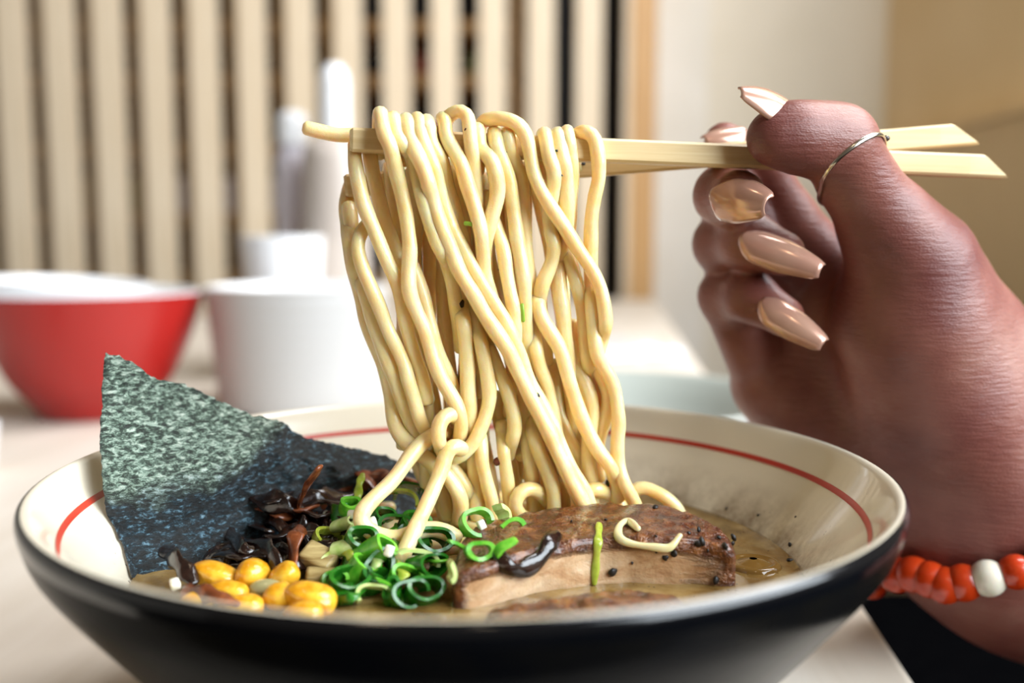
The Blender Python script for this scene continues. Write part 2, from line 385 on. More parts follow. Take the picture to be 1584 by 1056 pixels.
# brown broth stains that dried on the glaze around the filling line
sep = t.node('ShaderNodeSeparateXYZ'); t.link(t.co('Object'), sep.inputs[0])
zr = t.node('ShaderNodeMapRange'); zr.inputs['From Min'].default_value = BH-0.013; zr.inputs['From Max'].default_value = BH-0.025
t.link(sep.outputs[2], zr.inputs['Value'])
xr = t.node('ShaderNodeMapRange'); xr.inputs['From Min'].default_value = 0.0; xr.inputs['From Max'].default_value = 0.035; t.link(sep.outputs[0], xr.inputs['Value'])
st = t.math('MULTIPLY', zr.outputs[0], t.ramp(t.noise(75, 6, None, 0.7), [(0.38, 0.0), (0.66, 1.0)])); st = t.math('MULTIPLY', st, xr.outputs[0])
sp = t.math('MULTIPLY', t.ramp(t.voro(420), [(0.10, 1.0), (0.16, 0.0)]), zr.outputs[0]); sp = t.math('MULTIPLY', sp, t.ramp(t.noise(60, 2), [(0.5, 0.0), (0.6, 1.0)]))
cc = t.mix(t.math('MULTIPLY', st, 0.85), srgb('DFD5C0'), srgb('6E4E22')); cc = t.mix(sp, cc, srgb('1A120A')); t.color(cc); M_bi = t.m
M_rim = NT('glossy black rim').set(Base_Color=srgb('0A0B0E'), Roughness=0.12, Specular_IOR_Level=0.6).m
op = [(0.040, 0.006), (0.050, 0.0075), (0.0575, BH-0.063), (0.073, BH-0.047), (0.0915, BH-0.025), (0.1015, BH-0.012), (0.1042, BH-0.006), (0.1048, BH-0.004)]
v, f = lathe([(0.001, 0.006)]+smooth_prof(op, 40), 128); mesh('outer_glaze', v, f, M_bo, bowl)
v, f = lathe(smooth_prof([(0.1048, BH-0.004), (0.1051, BH-0.002), (0.1047, BH-0.0004), (0.1038, BH+0.0002)], 16), 128); mesh('rim_band', v, f, M_rim, bowl)
ipts = [(0.1017, BH-0.0008), (0.1000, BH-0.0035), (0.0955, BH-0.0105), (0.0865, BH-0.022), (0.068, BH-0.045), (0.05, BH-0.060), (0.028, BH-0.067), (0.001, BH-0.0685)]
ipr = smooth_prof(ipts, 50)
v, f = lathe([(0.1038, BH+0.0002), (0.1032, BH+0.0003), (0.1024, BH)]+ipr, 128); inner = mesh('inner_glaze', v, f, M_bi, bowl)
v, f = lathe([(0.040, 0.008), (0.0405, 0.0), (0.046, 0.0), (0.0485, 0.008)], 64); mesh('foot_ring', v, f, M_bo, bowl)
def inner_r(z):
    zs = [p[1] for p in ipr]; rs = [p[0] for p in ipr]; return float(np.interp(z, zs[::-1], rs[::-1]))
z1, z2 = BH-0.0078, BH-0.0092
v, f = lathe([(inner_r(z1)-0.00015, z1), (inner_r((z1+z2)/2)-0.0003, (z1+z2)/2), (inner_r(z2)-0.00015, z2)], 160)
mesh('red_stripe', v, f, NT('red line').set(Base_Color=srgb('B4301C'), Roughness=0.3).m, inner)

# broth
BZ = BH-0.025; ZB = TZ+BZ
t = NT('brown broth'); t.set(Roughness=0.06, Specular_IOR_Level=0.6)
n1 = t.noise(55, 6, None, 0.65, 0.3); c1 = t.ramp(n1, [(0.32, srgb('5E4420')), (0.5, srgb('876A3A')), (0.7, srgb('A88F5E'))])
sp = t.ramp(t.voro(500), [(0.10, 1.0), (0.15, 0.0)]); sp = t.math('MULTIPLY', sp, t.ramp(t.noise(90, 2), [(0.5, 0.0), (0.56, 1.0)]))
t.color(t.mix(sp, c1, srgb('140D06'))); t.bump(t.noise(160, 3), 0.15, 0.0006); M_broth = t.m
rbth = inner_r(BZ)-0.0003
prof = [(0.001, 0.0), (rbth*0.5, 0.0), (rbth-0.002, 0.0), (rbth-0.0006, 0.0004), (rbth-0.0002, 0.0002)]+[(inner_r(BZ-d)-0.0004, -d) for d in (0.002, 0.006, 0.012)]+[(0.001, -0.012)]
v, f = lathe(prof, 128); o = mesh('broth', v, f, M_broth, loc=(0, 0, ZB)); tag(o, 'brown speckled ramen broth filling the bowl below the red line', 'broth')
# bubble on the broth
c = AZ(1165, 874, ZB); M_bub = NT('broth bubble').set(Base_Color=srgb('7A5A2A'), Roughness=0.05).m
v, f = lathe(smooth_prof([(0.0075, -0.0006), (0.0066, 0.0009), (0.0055, 0.0012), (0.0045, 0.0007), (0.003, 0.0012), (0.001, 0.0018)], 14), 36)
o = mesh('oil_bubble', v, f, M_bub, loc=c); tag(o, 'round oily bubble floating on broth beside the end of the pork', 'bubble')
# ------------------------------------------------------------------ chopsticks
t = NT('chopstick wood'); t.set(Roughness=0.5)
n1 = t.noise(60, 5, t.co('Object', (0.25, 9, 9)), 0.6, 0.4); t.color(t.ramp(n1, [(0.3, srgb('D6B47A')), (0.7, srgb('EBD2A0'))])); t.bump(n1, 0.25, 0.0003); M_stick = t.m
def SYf(px): return 6+34*(px-540)/1010.0           # depth of the front stick along its length (mm)
def stick(name, a, b, ta, tb_, label):
    a, b = np.array(a), np.array(b); d = (b-a); L = np.linalg.norm(d); d /= L
    u = np.array([0, 0, 1.0]); u -= d*(u@d); u /= np.linalg.norm(u); w = np.cross(d, u)
    v, f = [], []
    S = [(0.0, 0.82), (0.004, 1.0), (0.5, 1.0), (0.93, 1.0), (1.0, 1.0)]
    ring = 8
    for i, (s, q) in enumerate(S):
        th = (ta+(tb_-ta)*s)/2; c = a+d*L*s
        e = 0.78; pts = [(X*th*(q if i == 0 else 1), Z*th*(q if i == 0 else 1)) for X, Z in ((-e, -1), (e, -1), (1, -e), (1, e), (e, 1), (-e, 1), (-1, e), (-1, -e))]
        for X, Z in pts:
            off = 0.0
            if s == 1.0: off = -(Z/th+1)*th*1.3; X *= 0.9
            v.append(c+w*X+u*Z+d*off)
    for i in range(len(S)-1):
        for q in range(ring):
            q2 = (q+1) % ring; f.append((i*ring+q, i*ring+q2, (i+1)*ring+q2, (i+1)*ring+q))
    f.append(tuple(range(ring))[::-1]); f.append(tuple((len(S)-1)*ring+q for q in range(ring)))
    # local x along the stick
    o = mesh(name, v, f, M_stick, None, False); ang_ = math.atan2(d[1], d[0])
    o.data.transform(Matrix.Translation(Vector(tuple(-a)))); o.data.transform(Matrix.Rotation(-ang_, 4, 'Z')); o.location = a; o.rotation_euler.z = ang_
    return tag(o, label, 'chopstick', 'pair of wooden chopsticks')
A1, B1 = AY(541, 217, SYf(541)), AY(1552, 259, SYf(1552)+2)
A2, B2 = AY(533, 288, SYf(533)+14), AY(1507, 207, SYf(1507)+11)
stick('chopstick', A1, B1, 0.0060, 0.0064, 'nearer wooden chopstick, its tip higher, with the lower butt end on the right')
stick('chopstick', A2, B2, 0.0060, 0.0066, 'farther wooden chopstick, its tip lower, with the higher butt end on the right')

# ------------------------------------------------------------------ noodles
t = NT('ramen noodle'); t.set(Roughness=0.3, Specular_IOR_Level=0.5, Subsurface_Weight=0.8, Subsurface_Scale=0.0034, Coat_Weight=0.5, Coat_Roughness=0.1)
t.b.inputs['Subsurface Radius'].default_value = (1.0, 0.58, 0.2)
n1 = t.noise(130, 4); t.color(t.ramp(n1, [(0.3, srgb('F3D08A')), (0.7, srgb('F9E4B2'))])); t.bump(t.noise(380, 6, None, 0.75), 0.45, 0.0006); M_noodle = t.m
RN = 2.08   # mm
def SYn(px): return SYf(min(max(px, 500), 1010))
# every strand: label, relative depth (mm from the front stick; negative is nearer), [(px, py[, own depth])...]
FRONT = -5.4
def drape(x0, x1, top, rel=FRONT):
    """over the front stick: rises behind it, crosses its top, comes down in front"""
    return [(x0, top+75, 6.5), (x0+(x1-x0)*0.1, top+38, 6.0), ((x0+x1)/2-1, top+11, 1.8), (x1-2, top+16, -3.2), (x1+2, top+40, rel)]
def D(a, rest):
    return drape(*a)+[p for p in rest if p[1] > a[2]+52]
N = []
def S(label, rel, pts, grp='noodles lifted by the chopsticks'): N.append((label, rel, pts, grp))
S('noodle looping highest over the chopstick tip, first of the bright front strands', FRONT, D([586, 592, 166], [(603, 225), (613, 266), (624, 310), (630, 345), (634, 385), (632, 427), (634, 453), (645, 483), (658, 512), (668, 547), (681, 582), (696, 608), (707, 628), (713, 651), (712, 674, -3), (709, 690, 2)]))
S('second bright front noodle right of the highest loop', FRONT, D([606, 612, 172], [(624, 205), (635, 238), (646, 276), (655, 312), (665, 345), (678, 379), (690, 402), (698, 428, -4), (703, 460, -2), (709, 500, 0), (714, 540, 2)]))
S('long noodle running diagonally to the right across the front of the bundle', FRONT-0.5, D([624, 632, 176], [(645, 222), (656, 262), (668, 305), (682, 350), (697, 385), (711, 420), (732, 454), (748, 483), (767, 512), (785, 539), (797, 565), (811, 594), (826, 624), (844, 658), (857, 687), (871, 717), (882, 742), (895, 766), (903, 782), (910, 812)]))
S('noodle lying alongside the upper right of the long diagonal strand', FRONT-0.5, D([640, 650, 174], [(662, 220), (672, 260), (682, 300), (696, 345), (716, 385), (731, 414), (747, 441), (765, 470), (784, 503), (803, 545), (821, 594), (838, 624), (855, 658), (867, 687), (881, 719), (896, 744), (908, 768), (918, 800)]))
S('noodle over the stick between the two left loops', FRONT+1.5, D([655, 664, 178], [(676, 218), (684, 252), (692, 290), (702, 324), (712, 358), (722, 392), (731, 420, -3), (738, 450, 0), (742, 500, 2), (744, 560, 3), (743, 610, 3)]))
S('noodle just left of the red chili flake at the top', FRONT, D([682, 690, 174], [(703, 212), (712, 250), (722, 283), (733, 317), (743, 354), (747, 390), (749, 421), (757, 450), (768, 488, -2.5), (782, 520, 0.5), (797, 548, 1.5), (808, 590, 2.5), (812, 640, 2), (815, 674, 0), (819, 708, -1), (823, 742, -1), (825, 775, 0), (827, 810, 2)]))
S('short curled noodle bump at the top beside the red chili flake', FRONT+2, [(676, 236, 7), (686, 196, 3), (697, 178, -2), (712, 172, -4), (723, 180, -6), (726, 196, -6.5), (728, 218, -6), (731, 245, -5.4), (735, 280, -5), (737, 310, -4), (739, 345, -1.5), (741, 380, 1), (744, 420, 3)])
S('noodle bending right then left below the stick at mid-bundle', FRONT, D([738, 742, 190], [(748, 222), (760, 248), (768, 275), (769, 303), (761, 335), (753, 365), (750, 395, -3.5), (752, 430, -1), (754, 470, 1), (756, 520, 2.5), (754, 560, 2)]))
S('wide arching noodle that crosses to the right edge of the bundle', FRONT-1, [(738, 250, 7), (740, 215, 6.5), (746, 190, 2), (760, 184, -3), (779, 184, -5.5), (800, 192, -6.5), (813, 210, -7), (820, 238, -6.5), (826, 268), (837, 295), (854, 323), (873, 351), (890, 379), (905, 401), (919, 423), (930, 450), (935, 477), (937, 497), (935, 512, -5), (930, 530, -2), (924, 560, 0)])
S('bright vertical noodle under the wide arch', FRONT+1.2, D([764, 768, 194], [(778, 239), (787, 276), (792, 310), (797, 345), (801, 379), (807, 411), (811, 438), (812, 468), (813, 500, -3), (815, 540, 0), (820, 590, 3), (824, 640, 4)]))
S('golden vertical noodle right beside the bright one under the arch', FRONT+3.8, D([786, 788, 194, -2.5], [(800, 242), (807, 276), (809, 317), (811, 355), (814, 388), (818, 430), (822, 480), (828, 530), (835, 565), (846, 594), (853, 624), (858, 651), (861, 672), (866, 700), (872, 730)]))
S('curved bright noodle left of the gap in mid-bundle', FRONT+0.8, [(752, 300, -1), (757, 325, -3), (767, 352), (778, 383), (783, 418), (789, 451), (795, 482), (797, 510), (795, 540, -3.5), (792, 575, 0), (790, 610, 2), (788, 640, 3)])
S('brownish noodle over the stick, leftmost of the right-hand strands', FRONT, D([838, 846, 198], [(856, 240), (857, 268), (854, 300), (850, 330, -3), (852, 358, -2), (857, 383, -2), (852, 409, -2), (841, 435, -3), (835, 460, -2), (836, 484, -1), (842, 520, 2), (846, 560, 4)]))
S('straight noodle over the stick, second of the right-hand strands', FRONT, D([862, 866, 198], [(872, 238), (874, 262), (876, 295), (877, 331), (874, 362, -2.4), (867, 390, -1), (864, 411, -1), (866, 447, -2), (871, 482, -2.5), (874, 518, -2.5), (878, 553, -1), (881, 590, 2), (888, 640, 4), (890, 700, 4)]))
S('straight noodle over the stick, third of the right-hand strands', FRONT, D([876, 880, 193], [(886, 238), (885, 272), (883, 310), (882, 345, -3), (880, 380, -1.5), (886, 416, -2), (895, 449, -2.5), (901, 482, -2.5), (904, 510, -2), (907, 541, -1), (911, 565, 0), (920, 600, 3), (925, 640, 4)]))
S('lone outer noodle hanging from the stick at the right', FRONT, [(890, 262, 8), (889, 225, 6), (895, 207, 1), (908, 205, -3.5), (919, 214, -5.5), (925, 240), (926, 276), (920, 304), (915, 338), (914, 372), (914, 402, -3), (914, 430, -2), (914, 452, -3), (916, 482, -4), (920, 525, -4), (926, 553, -4), (940, 577, -4), (950, 600, -3), (955, 628, -3), (957, 655, -3), (955, 685, -3), (956, 715, -3), (964, 742, -3), (975, 765, -3), (983, 780, -2), (992, 815, 0)])
S('golden noodle slanting down to the right low in the bundle', -4, [(812, 400, 3), (820, 430, 0), (830, 463, -2), (838, 492), (852, 515), (866, 539), (874, 565), (881, 590), (889, 615), (898, 642), (910, 669), (925, 696), (941, 717), (951, 740, -1), (956, 770, 1)])
S('thin noodle behind the slanting one at the right', 2, [(884, 500, 3), (886, 530, 1), (889, 560, 1), (900, 583, 1), (912, 612, 1), (916, 640, 1), (913, 664, 1), (910, 696, 1), (912, 730, 1), (915, 755, 1), (917, 790, 3)])
S('bent noodle crossing behind near the right edge', 1, [(915, 555, 0), (927, 576, 0), (939, 601, 0), (941, 624, 0), (935, 651, 1), (928, 674, 2), (924, 700, 3), (926, 740, 4)])
S('noodle strand cutting inwards low on the right', 5, [(858, 560, 5), (862, 600, 5), (865, 640, 5), (878, 674, 4), (894, 705, 3), (901, 733, 3), (904, 775, 4)])
# left side
S('outermost noodle on the left edge of the bundle', 2, [(545, 284, 20), (540, 298, 19.5), (536, 320, 13), (538, 348, 7), (544, 390), (552, 430), (561, 463), (567, 496), (582, 533), (596, 568), (603, 601), (607, 628), (610, 651), (617, 669), (632, 687, 0), (655, 705, -1), (678, 724, -2), (693, 738, -2), (706, 757, -2), (713, 778, -1), (711, 805, 0)])
S('noodle curling from behind the left edge then running down beside it', -0.5, [(575, 345, 7), (566, 350, 3), (556, 367, 0), (554, 387), (561, 414), (573, 443), (586, 473), (600, 510), (615, 541), (626, 567), (632, 590), (640, 615), (648, 644), (657, 665, 0), (668, 690, 3), (680, 715, 5)])
S('noodle between the two left edge strands', 1, [(540, 320, 8), (545, 360, 5), (553, 405, 3), (565, 450), (577, 495), (593, 540), (607, 575), (618, 605), (627, 632), (637, 658), (648, 676), (662, 695, 3), (676, 730, 5)])
S('noodle hanging from under the chopstick tip at the left', FRONT+1.5, [(549, 225, 5), (549, 246, -1), (554, 278, -2), (563, 317, -3), (580, 358), (598, 402), (616, 440), (624, 480), (630, 510, -2), (640, 545, 0), (652, 580, 2), (660, 620, 3)])
S('golden noodle behind the chopstick tip', 3, [(570, 222, 8), (573, 245, 5), (579, 276), (593, 331), (609, 379), (623, 423), (634, 470, 4), (640, 520, 5), (650, 570, 5), (662, 620, 5)])
S('noodle end poking out left past the chopstick tip', 7, [(474, 198, 6), (490, 202, 6.5), (507, 206, 7), (525, 209, 7), (545, 209, 8), (575, 212, 9)])
S('noodle emerging below the first loop and joining the left bundle', -2, [(632, 400, 1), (645, 430, 0), (655, 460, -1), (665, 500, -2), (672, 530, -2), (683, 560, -2), (695, 585, -1), (704, 612, 1), (712, 650, 3)])
# middle, lower
S('noodle with a frosty sheen in the lower middle', -3, [(714, 470, 1), (716, 492, -2), (720, 526), (723, 565), (724, 605), (727, 646), (729, 680, 0), (733, 708, -1), (736, 753, -1), (739, 800, 0)])
S('noodle that swings left into the big loop above the pork', -4, [(728, 470, 1), (734, 496, -2), (743, 526), (750, 560), (755, 590), (757, 615), (752, 640), (744, 662), (732, 685), (716, 701), (700, 708), (690, 702, -2), (680, 692, 1)])
S('front noodle hanging down in a long bend over the scallions to the broth', -6, [(722, 702, 1), (712, 693, -5), (701, 691, -8), (691, 701, -9), (685, 719, -10), (675, 746, -12), (664, 771, -14), (648, 806, -18), (628, 848, -23), (610, 880, -26), (601, 907, -28), (605, 929, -29), (618, 943, -30), (642, 946, -31), (668, 938, -31)])
S('noodle making a wide open loop to the left over the scallions', -6, [(690, 668, 2), (671, 673, -4), (653, 685, -6), (635, 705, -8), (608, 742, -11), (578, 771, -14), (562, 790, -16), (559, 806, -17), (569, 819, -18), (588, 828, -18.5), (613, 831, -18.5), (637, 824, -18), (667, 818, -17), (690, 823, -17), (706, 833, -17)])
S('short noodle curl hooked over the open loop', -7, [(712, 652, 1), (703, 643, -5), (692, 642, -7.5), (682, 652, -9.5), (678, 668, -10.5), (680, 686, -8), (686, 700, -3)])
S('noodle dropping from the loop towards the scallions', 0, [(690, 716, 1), (705, 732, -1), (718, 750, -1), (727, 772, 0), (730, 800, 2)])
S('bright noodle in the lower centre above the pork edge', -4, [(741, 660, 2), (744, 684, -3), (746, 715), (753, 746), (761, 776), (764, 800), (766, 825, -2)])
S('noodle by the lower red chili flake', -3, [(776, 655, 2), (778, 680, -2), (780, 708), (785, 742), (788, 776), (788, 810)])
S('noodle with a moist end hanging in the centre', -4.5, [(757, 540, 1), (769, 567, -3), (783, 600), (793, 635), (796, 662), (791, 686, -3), (786, 705, 1)])
S('glossy noodle in the lower right of centre', -3.5, [(818, 640, 3), (825, 669, -1), (835, 701), (847, 728), (855, 753), (857, 780), (857, 812)])
S('noodle short end beside the glossy one', -1, [(855, 700, 3), (862, 728), (869, 753), (871, 782), (872, 812)])
S('small noodle hoop standing on the back of the pork', -4, [(850, 778, 0), (842, 768, -2), (831, 759, -4), (816, 756, -5), (804, 763, -5.5), (797, 778, -6), (803, 793, -5), (816, 803, -2)])
S('noodle arch at the right foot of the bundle', 0, [(897, 775, 1), (908, 760, 0), (922, 756, 0), (939, 763, 1), (953, 772, 2), (962, 790, 3)])
S('noodle loop resting on the broth behind the pork at the right', 6, [(968, 788, 8), (977, 764, 6), (988, 755, 5), (1000, 755, 4), (1017, 762, 3), (1035, 774, 2), (1050, 792, 2), (1056, 812, 3)])
# golden strands at the back, hanging from the farther stick
ORD = ['first', 'second', 'third', 'fourth', 'fifth', 'sixth', 'seventh', 'eighth', 'ninth', 'tenth', 'eleventh', 'twelfth', 'thirteenth', 'last']
bx = [(602, 0), (618, 1), (634, 0), (650, 1), (668, 0), (686, 1), (704, 0), (722, 1), (741, 0), (760, 1), (781, 0), (803, 1), (826, 0), (850, 1)]
for i, (x, o_) in enumerate(bx):
    xr = 285-0.071*(x-540); q = 14.0; lean = 18+26*math.sin(i*1.7)+0.12*(x-600); e = 690+60*((i*37) % 5)/4.0
    pts = [(x-2, xr+35, 25), (x-1, xr-2, 22), (x+1, xr-22, 16), (x+5, xr+4, 8.5+2*o_), (x+9, xr+45, 8.5+3*o_)]
    for s in np.linspace(0.18, 1, 8):
        pts.append((x+9+lean*s+6*math.sin(s*5+i*2.1), xr+45+(e-xr-45)*s, 8.5+4.5*o_-2*s))
    S(f'golden noodle hanging from the farther chopstick at the back, {ORD[i]} from the left', 8, pts, 'noodles at the back of the lifted bundle')
for i, (x, y0, e, dx) in enumerate([(655, 560, 800, 40), (690, 600, 810, 10), (720, 590, 810, -20), (748, 600, 810, 10), (772, 610, 810, 25), (800, 600, 810, -8), (838, 590, 810, 12), (665, 690, 800, 28), (868, 600, 800, 24), (640, 690, 800, 45)]):
    od = sorted([640, 655, 665, 690, 720, 748, 772, 800, 838, 868]).index(x)
    pts = [(x+dx*s+5*math.sin(s*6+i), y0+(e-y0)*s, 9+3*(i % 2)-2*s) for s in np.linspace(0, 1, 8)]
    S(f'short golden noodle low at the back of the bundle, {ORD[od]} from the left', 8, pts, 'noodles at the lower back of the bundle')

# resolve depth so that strands lie in front of or behind one another instead of crossing through
KPX = 0.1665
ST = []
for lab, rel, pts, grp in N:
    P = np.array([(p[0], p[1], (p[2] if len(p) > 2 else rel)) for p in pts], float)
    P[:, 2] += [SYn(x) for x in P[:, 0]]
    Q = P.copy(); Q[:, :2] *= KPX
    L = np.sum(np.linalg.norm(np.diff(Q, axis=0), axis=1)); n = max(10, int(L/2.0))
    Q = catmull(Q, n); ST.append(Q)
ids = np.concatenate([[i]*len(q) for i, q in enumerate(ST)]); A = np.vstack(ST).astype(np.float32)
XY = A[:, :2]; D2 = ((XY[:, None, :]-XY[None])**2).sum(2)
need = 2*RN*0.96; I, J = np.where((D2 < need**2) & (ids[:, None] < ids[None, :]))
gap = np.sqrt(need**2-D2[I, J]); Y0 = A[:, 2].copy(); Y = Y0.copy()
mean0 = {}
sgn0 = np.sign(Y0[J]-Y0[I]); sgn0[sgn0 == 0] = 1
sl = np.cumsum([0]+[len(q) for q in ST])
# fixed Y around the sticks (a noodle touches them)
XS = A[:, 0]/KPX; YP = A[:, 1]/KPX
fy = 217+0.0416*(XS-541); near_front = (np.abs(YP-fy) < 26) & (XS > 535) & (XS < 935)
for it in range(60):
    d = (Y[J]-Y[I]); sg = np.sign(d); sg[sg == 0] = 1; sg = np.where(np.abs(d) < 0.8, sgn0, sg)
    viol = gap-d*sg; m = viol > 0
    acc = np.zeros_like(Y); cnt = np.zeros_like(Y)
    np.add.at(acc, I[m], -0.5*viol[m]*sg[m]); np.add.at(acc, J[m], 0.5*viol[m]*sg[m]); np.add.at(cnt, I[m], 1); np.add.at(cnt, J[m], 1)
    Y += 0.7*acc/np.maximum(cnt, 1)
    for a, b in zip(sl[:-1], sl[1:]):
        y = Y[a:b]; ys = y.copy(); ys[1:-1] = 0.25*y[:-2]+0.5*y[1:-1]+0.25*y[2:]; Y[a:b] = 0.5*y+0.5*ys
    Y += 0.02*(Y0-Y)
    # keep strands that pass in front of the front stick in front of it
    fr = near_front & (Y0 < np.array([SYf(x) for x in XS])-2.5); lim = np.array([SYf(x) for x in XS])-3.0-RN*0.95
    Y[fr] = np.minimum(Y[fr], lim[fr])
NOOD = []
for i, (lab, rel, pts, grp) in enumerate(N):
    a, b = sl[i], sl[i+1]
    P = np.array([AY(XS[q], YP[q], Y[q]) for q in range(a, b)])
    P[:, 2] = np.maximum(P[:, 2], ZB-0.004)
    rr = RN/1000*(0.90+0.14*random.random())
    s = np.arange(len(P)); r = rr*(1+0.04*np.sin(s*0.5+i)+0.03*np.sin(s*1.3+i*2))
    n2 = max(12, int(len(P)*1.6)); Pc = catmull(P, n2); r = np.interp(np.linspace(0, 1, n2), np.linspace(0, 1, len(r)), r)
    v, f = tube(Pc, r, 12)
    o = mesh('noodle', v, f, M_noodle); tag(o, lab, 'noodle', grp); centre(o); NOOD.append(Pc)
ALLN = np.vstack(NOOD)
def noodle_hit(px, py):
    """nearest noodle surface point along the line of sight"""
    r = ray(px, py); r = r/np.linalg.norm(r); q = ALLN-CAM; s = q@r; d = np.linalg.norm(q-s[:, None]*r, axis=1)
    m = d < 0.0024
    if not m.any(): j = d.argmin()
    else: j = np.where(m)[0][s[m].argmin()]
    return CAM+r*(s[j]-math.sqrt(max(0.0, 0.0018**2-d[j]**2)))
# noodles lying in the broth under the bundle
for i in range(9):
    cx, cy = 0.002+0.011*math.sin(i*2.4)+0.004*i-0.012, 0.028+0.014*math.cos(i*1.9); ra, rb2 = 0.020+0.004*(i % 3), 0.013+0.003*(i % 4)
    th = np.linspace(i, i+4.6+0.3*i % 1.2, 34)
    P = np.stack([cx+ra*np.cos(th), cy+rb2*np.sin(th), ZB-0.0022+0.0034*(i % 3)+0.0012*np.sin(th*2+i)], 1)
    v, f = tube(P, RN/1000, 10); o = mesh('noodle', v, f, M_noodle)
    tag(o, 'noodle coiled in the broth right behind the pork under the lifted bundle', 'noodle', 'noodles coiled in the broth'); centre(o)

# ------------------------------------------------------------------ pepper and chili flakes on the noodles
M_pep = speck('black pepper', '0B0908', '1E1612', 900, 0.5); M_chi = speck('chili flake', '4A1B10', '6E2C17', 700, 0.4)
def fleck(name, p, r, m, label, cat, grp, seed, fl=(1, 0.6, 1.1)):
    v, f = ICO[2]; R_ = rotm(seed*1.3, seed*0.7, seed*2.1); v = v*np.array(fl)*r
    v = np.array([q*(1+0.35*nz(q/r+seed, 1.1)) for q in v])@R_.T
    o = mesh(name, v, f, m, loc=p); tag(o, label, cat, grp); return o
for i, (px, py, r, lab) in enumerate([(723, 202, 1.1, 'reddish chili flake at the top of the noodles beside the curled bump'), (906, 412, 1.0, 'dark red chili flake on the noodle at the right edge'), (768, 713, 1.15, 'red-brown chili flake low in the middle of the noodles')]):
    fleck('chili_flake', noodle_hit(px, py), r/1000, M_chi, lab, 'chili flake', 'chili flakes on the noodles', i+1)
for i, (px, py, r, lab) in enumerate([(714, 470, 1.1, 'black pepper flake left of centre in the noodle bundle'), (831, 611, 0.9, 'black pepper flake on the long diagonal noodle'), (940, 747, 1.0, 'round black peppercorn bit at the lower right of the noodles'), (819, 370, 0.8, 'black pepper flake in the gap below the arch'), (901, 252, 0.8, 'black pepper bit under the stick at the right')]):
    fleck('pepper_flake', noodle_hit(px, py), r/1000, M_pep, lab, 'pepper flake', 'pepper flakes on the noodles', i+5)
for i, (px, py) in enumerate([(861, 210), (861, 233), (848, 228), (869, 271), (639, 379), (772, 417), (787, 491), (658, 576), (744, 655), (785, 234), (704, 443), (922, 298), (851, 519), (861, 533), (879, 570)]):
    fleck('pepper_speck', noodle_hit(px, py), 0.00032, M_pep, 'tiny dark pepper speck sticking to a lifted noodle', 'pepper speck', 'pepper specks on the noodles', i+11)
M_gr = NT('green fleck').set(Base_Color=srgb('8DB23A'), Roughness=0.35).m
for px, py, a, lab in [(731, 349, 0.3, 'green scallion fleck on a noodle in mid-bundle'), (769, 488, 1.2, 'thin green scallion sliver beside the diagonal noodle'), (808, 483, 1.5, 'green scallion thread hanging in the middle gap')]:
    p = noodle_hit(px, py); dd = np.array([math.cos(a), 0, -math.sin(a)])
    P = catmull(np.array([p-dd*0.002, p+np.array([0, -0.0003, 0.0003]), p+dd*0.0022]), 8); v, f = tube(P, 0.0006, 6, 0.0003)
    o = mesh('scallion_fleck', v, f, M_gr); tag(o, lab, 'scallion', 'scallion flecks on the noodles'); centre(o)
# ------------------------------------------------------------------ toppings
from mathutils.bvhtree import BVHTree
def H(px, py, h): return AZ(px, py, ZB+h/1000.0)      # seen at (px,py), h mm above the broth
def bvh_hit(o, px, py):
    mw = np.array(o.matrix_world.to_translation()) if o.parent is None else np.zeros(3)
    off = np.array(o.location)
    me = o.data; V = [Vector(v.co)+Vector(off) for v in me.vertices]; T = BVHTree.FromPolygons(V, [p.vertices[:] for p in me.polygons])
    r = ray(px, py); h = T.ray_cast(Vector(CAM), Vector(r/np.linalg.norm(r))); return (np.array(h[0]), np.array(h[1])) if h[0] is not None else (None, None)

# pork --------------------------------------------------------------------------
t = NT('braised pork'); t.set(Roughness=0.28, Coat_Weight=0.5, Coat_Roughness=0.1, Subsurface_Weight=0.15, Subsurface_Scale=0.002)
cr = t.attr('crust').outputs['Fac']; n1 = t.noise(140, 6, t.co('Object', (0.5, 1, 1.6)), 0.65, 0.6); n2 = t.noise(420, 4)
face = t.ramp(n1, [(0.25, srgb('9A6A44')), (0.45, srgb('C29A72')), (0.7, srgb('D9BC98'))])
sear = t.ramp(t.noise(230, 6, None, 0.7), [(0.3, srgb('1E0C06')), (0.48, srgb('5C2C11')), (0.72, srgb('9C6432'))])
fac = t.math('ADD', cr, t.math('MULTIPLY', t.math('SUBTRACT', n1, 0.5), 0.9)); fac = t.ramp(fac, [(0.35, 0.0), (0.62, 1.0)])
t.color(t.mix(fac, face, sear)); t.bump(t.math('MULTIPLY', t.math('ADD', t.math('ADD', n2, t.math('MULTIPLY', t.noise(1300, 2), 0.5)), t.math('MULTIPLY', n1, 1.2)), t.math('ADD', t.math('MULTIPLY', fac, 0.8), 0.2)), 0.8, 0.0014); M_pork = t.m
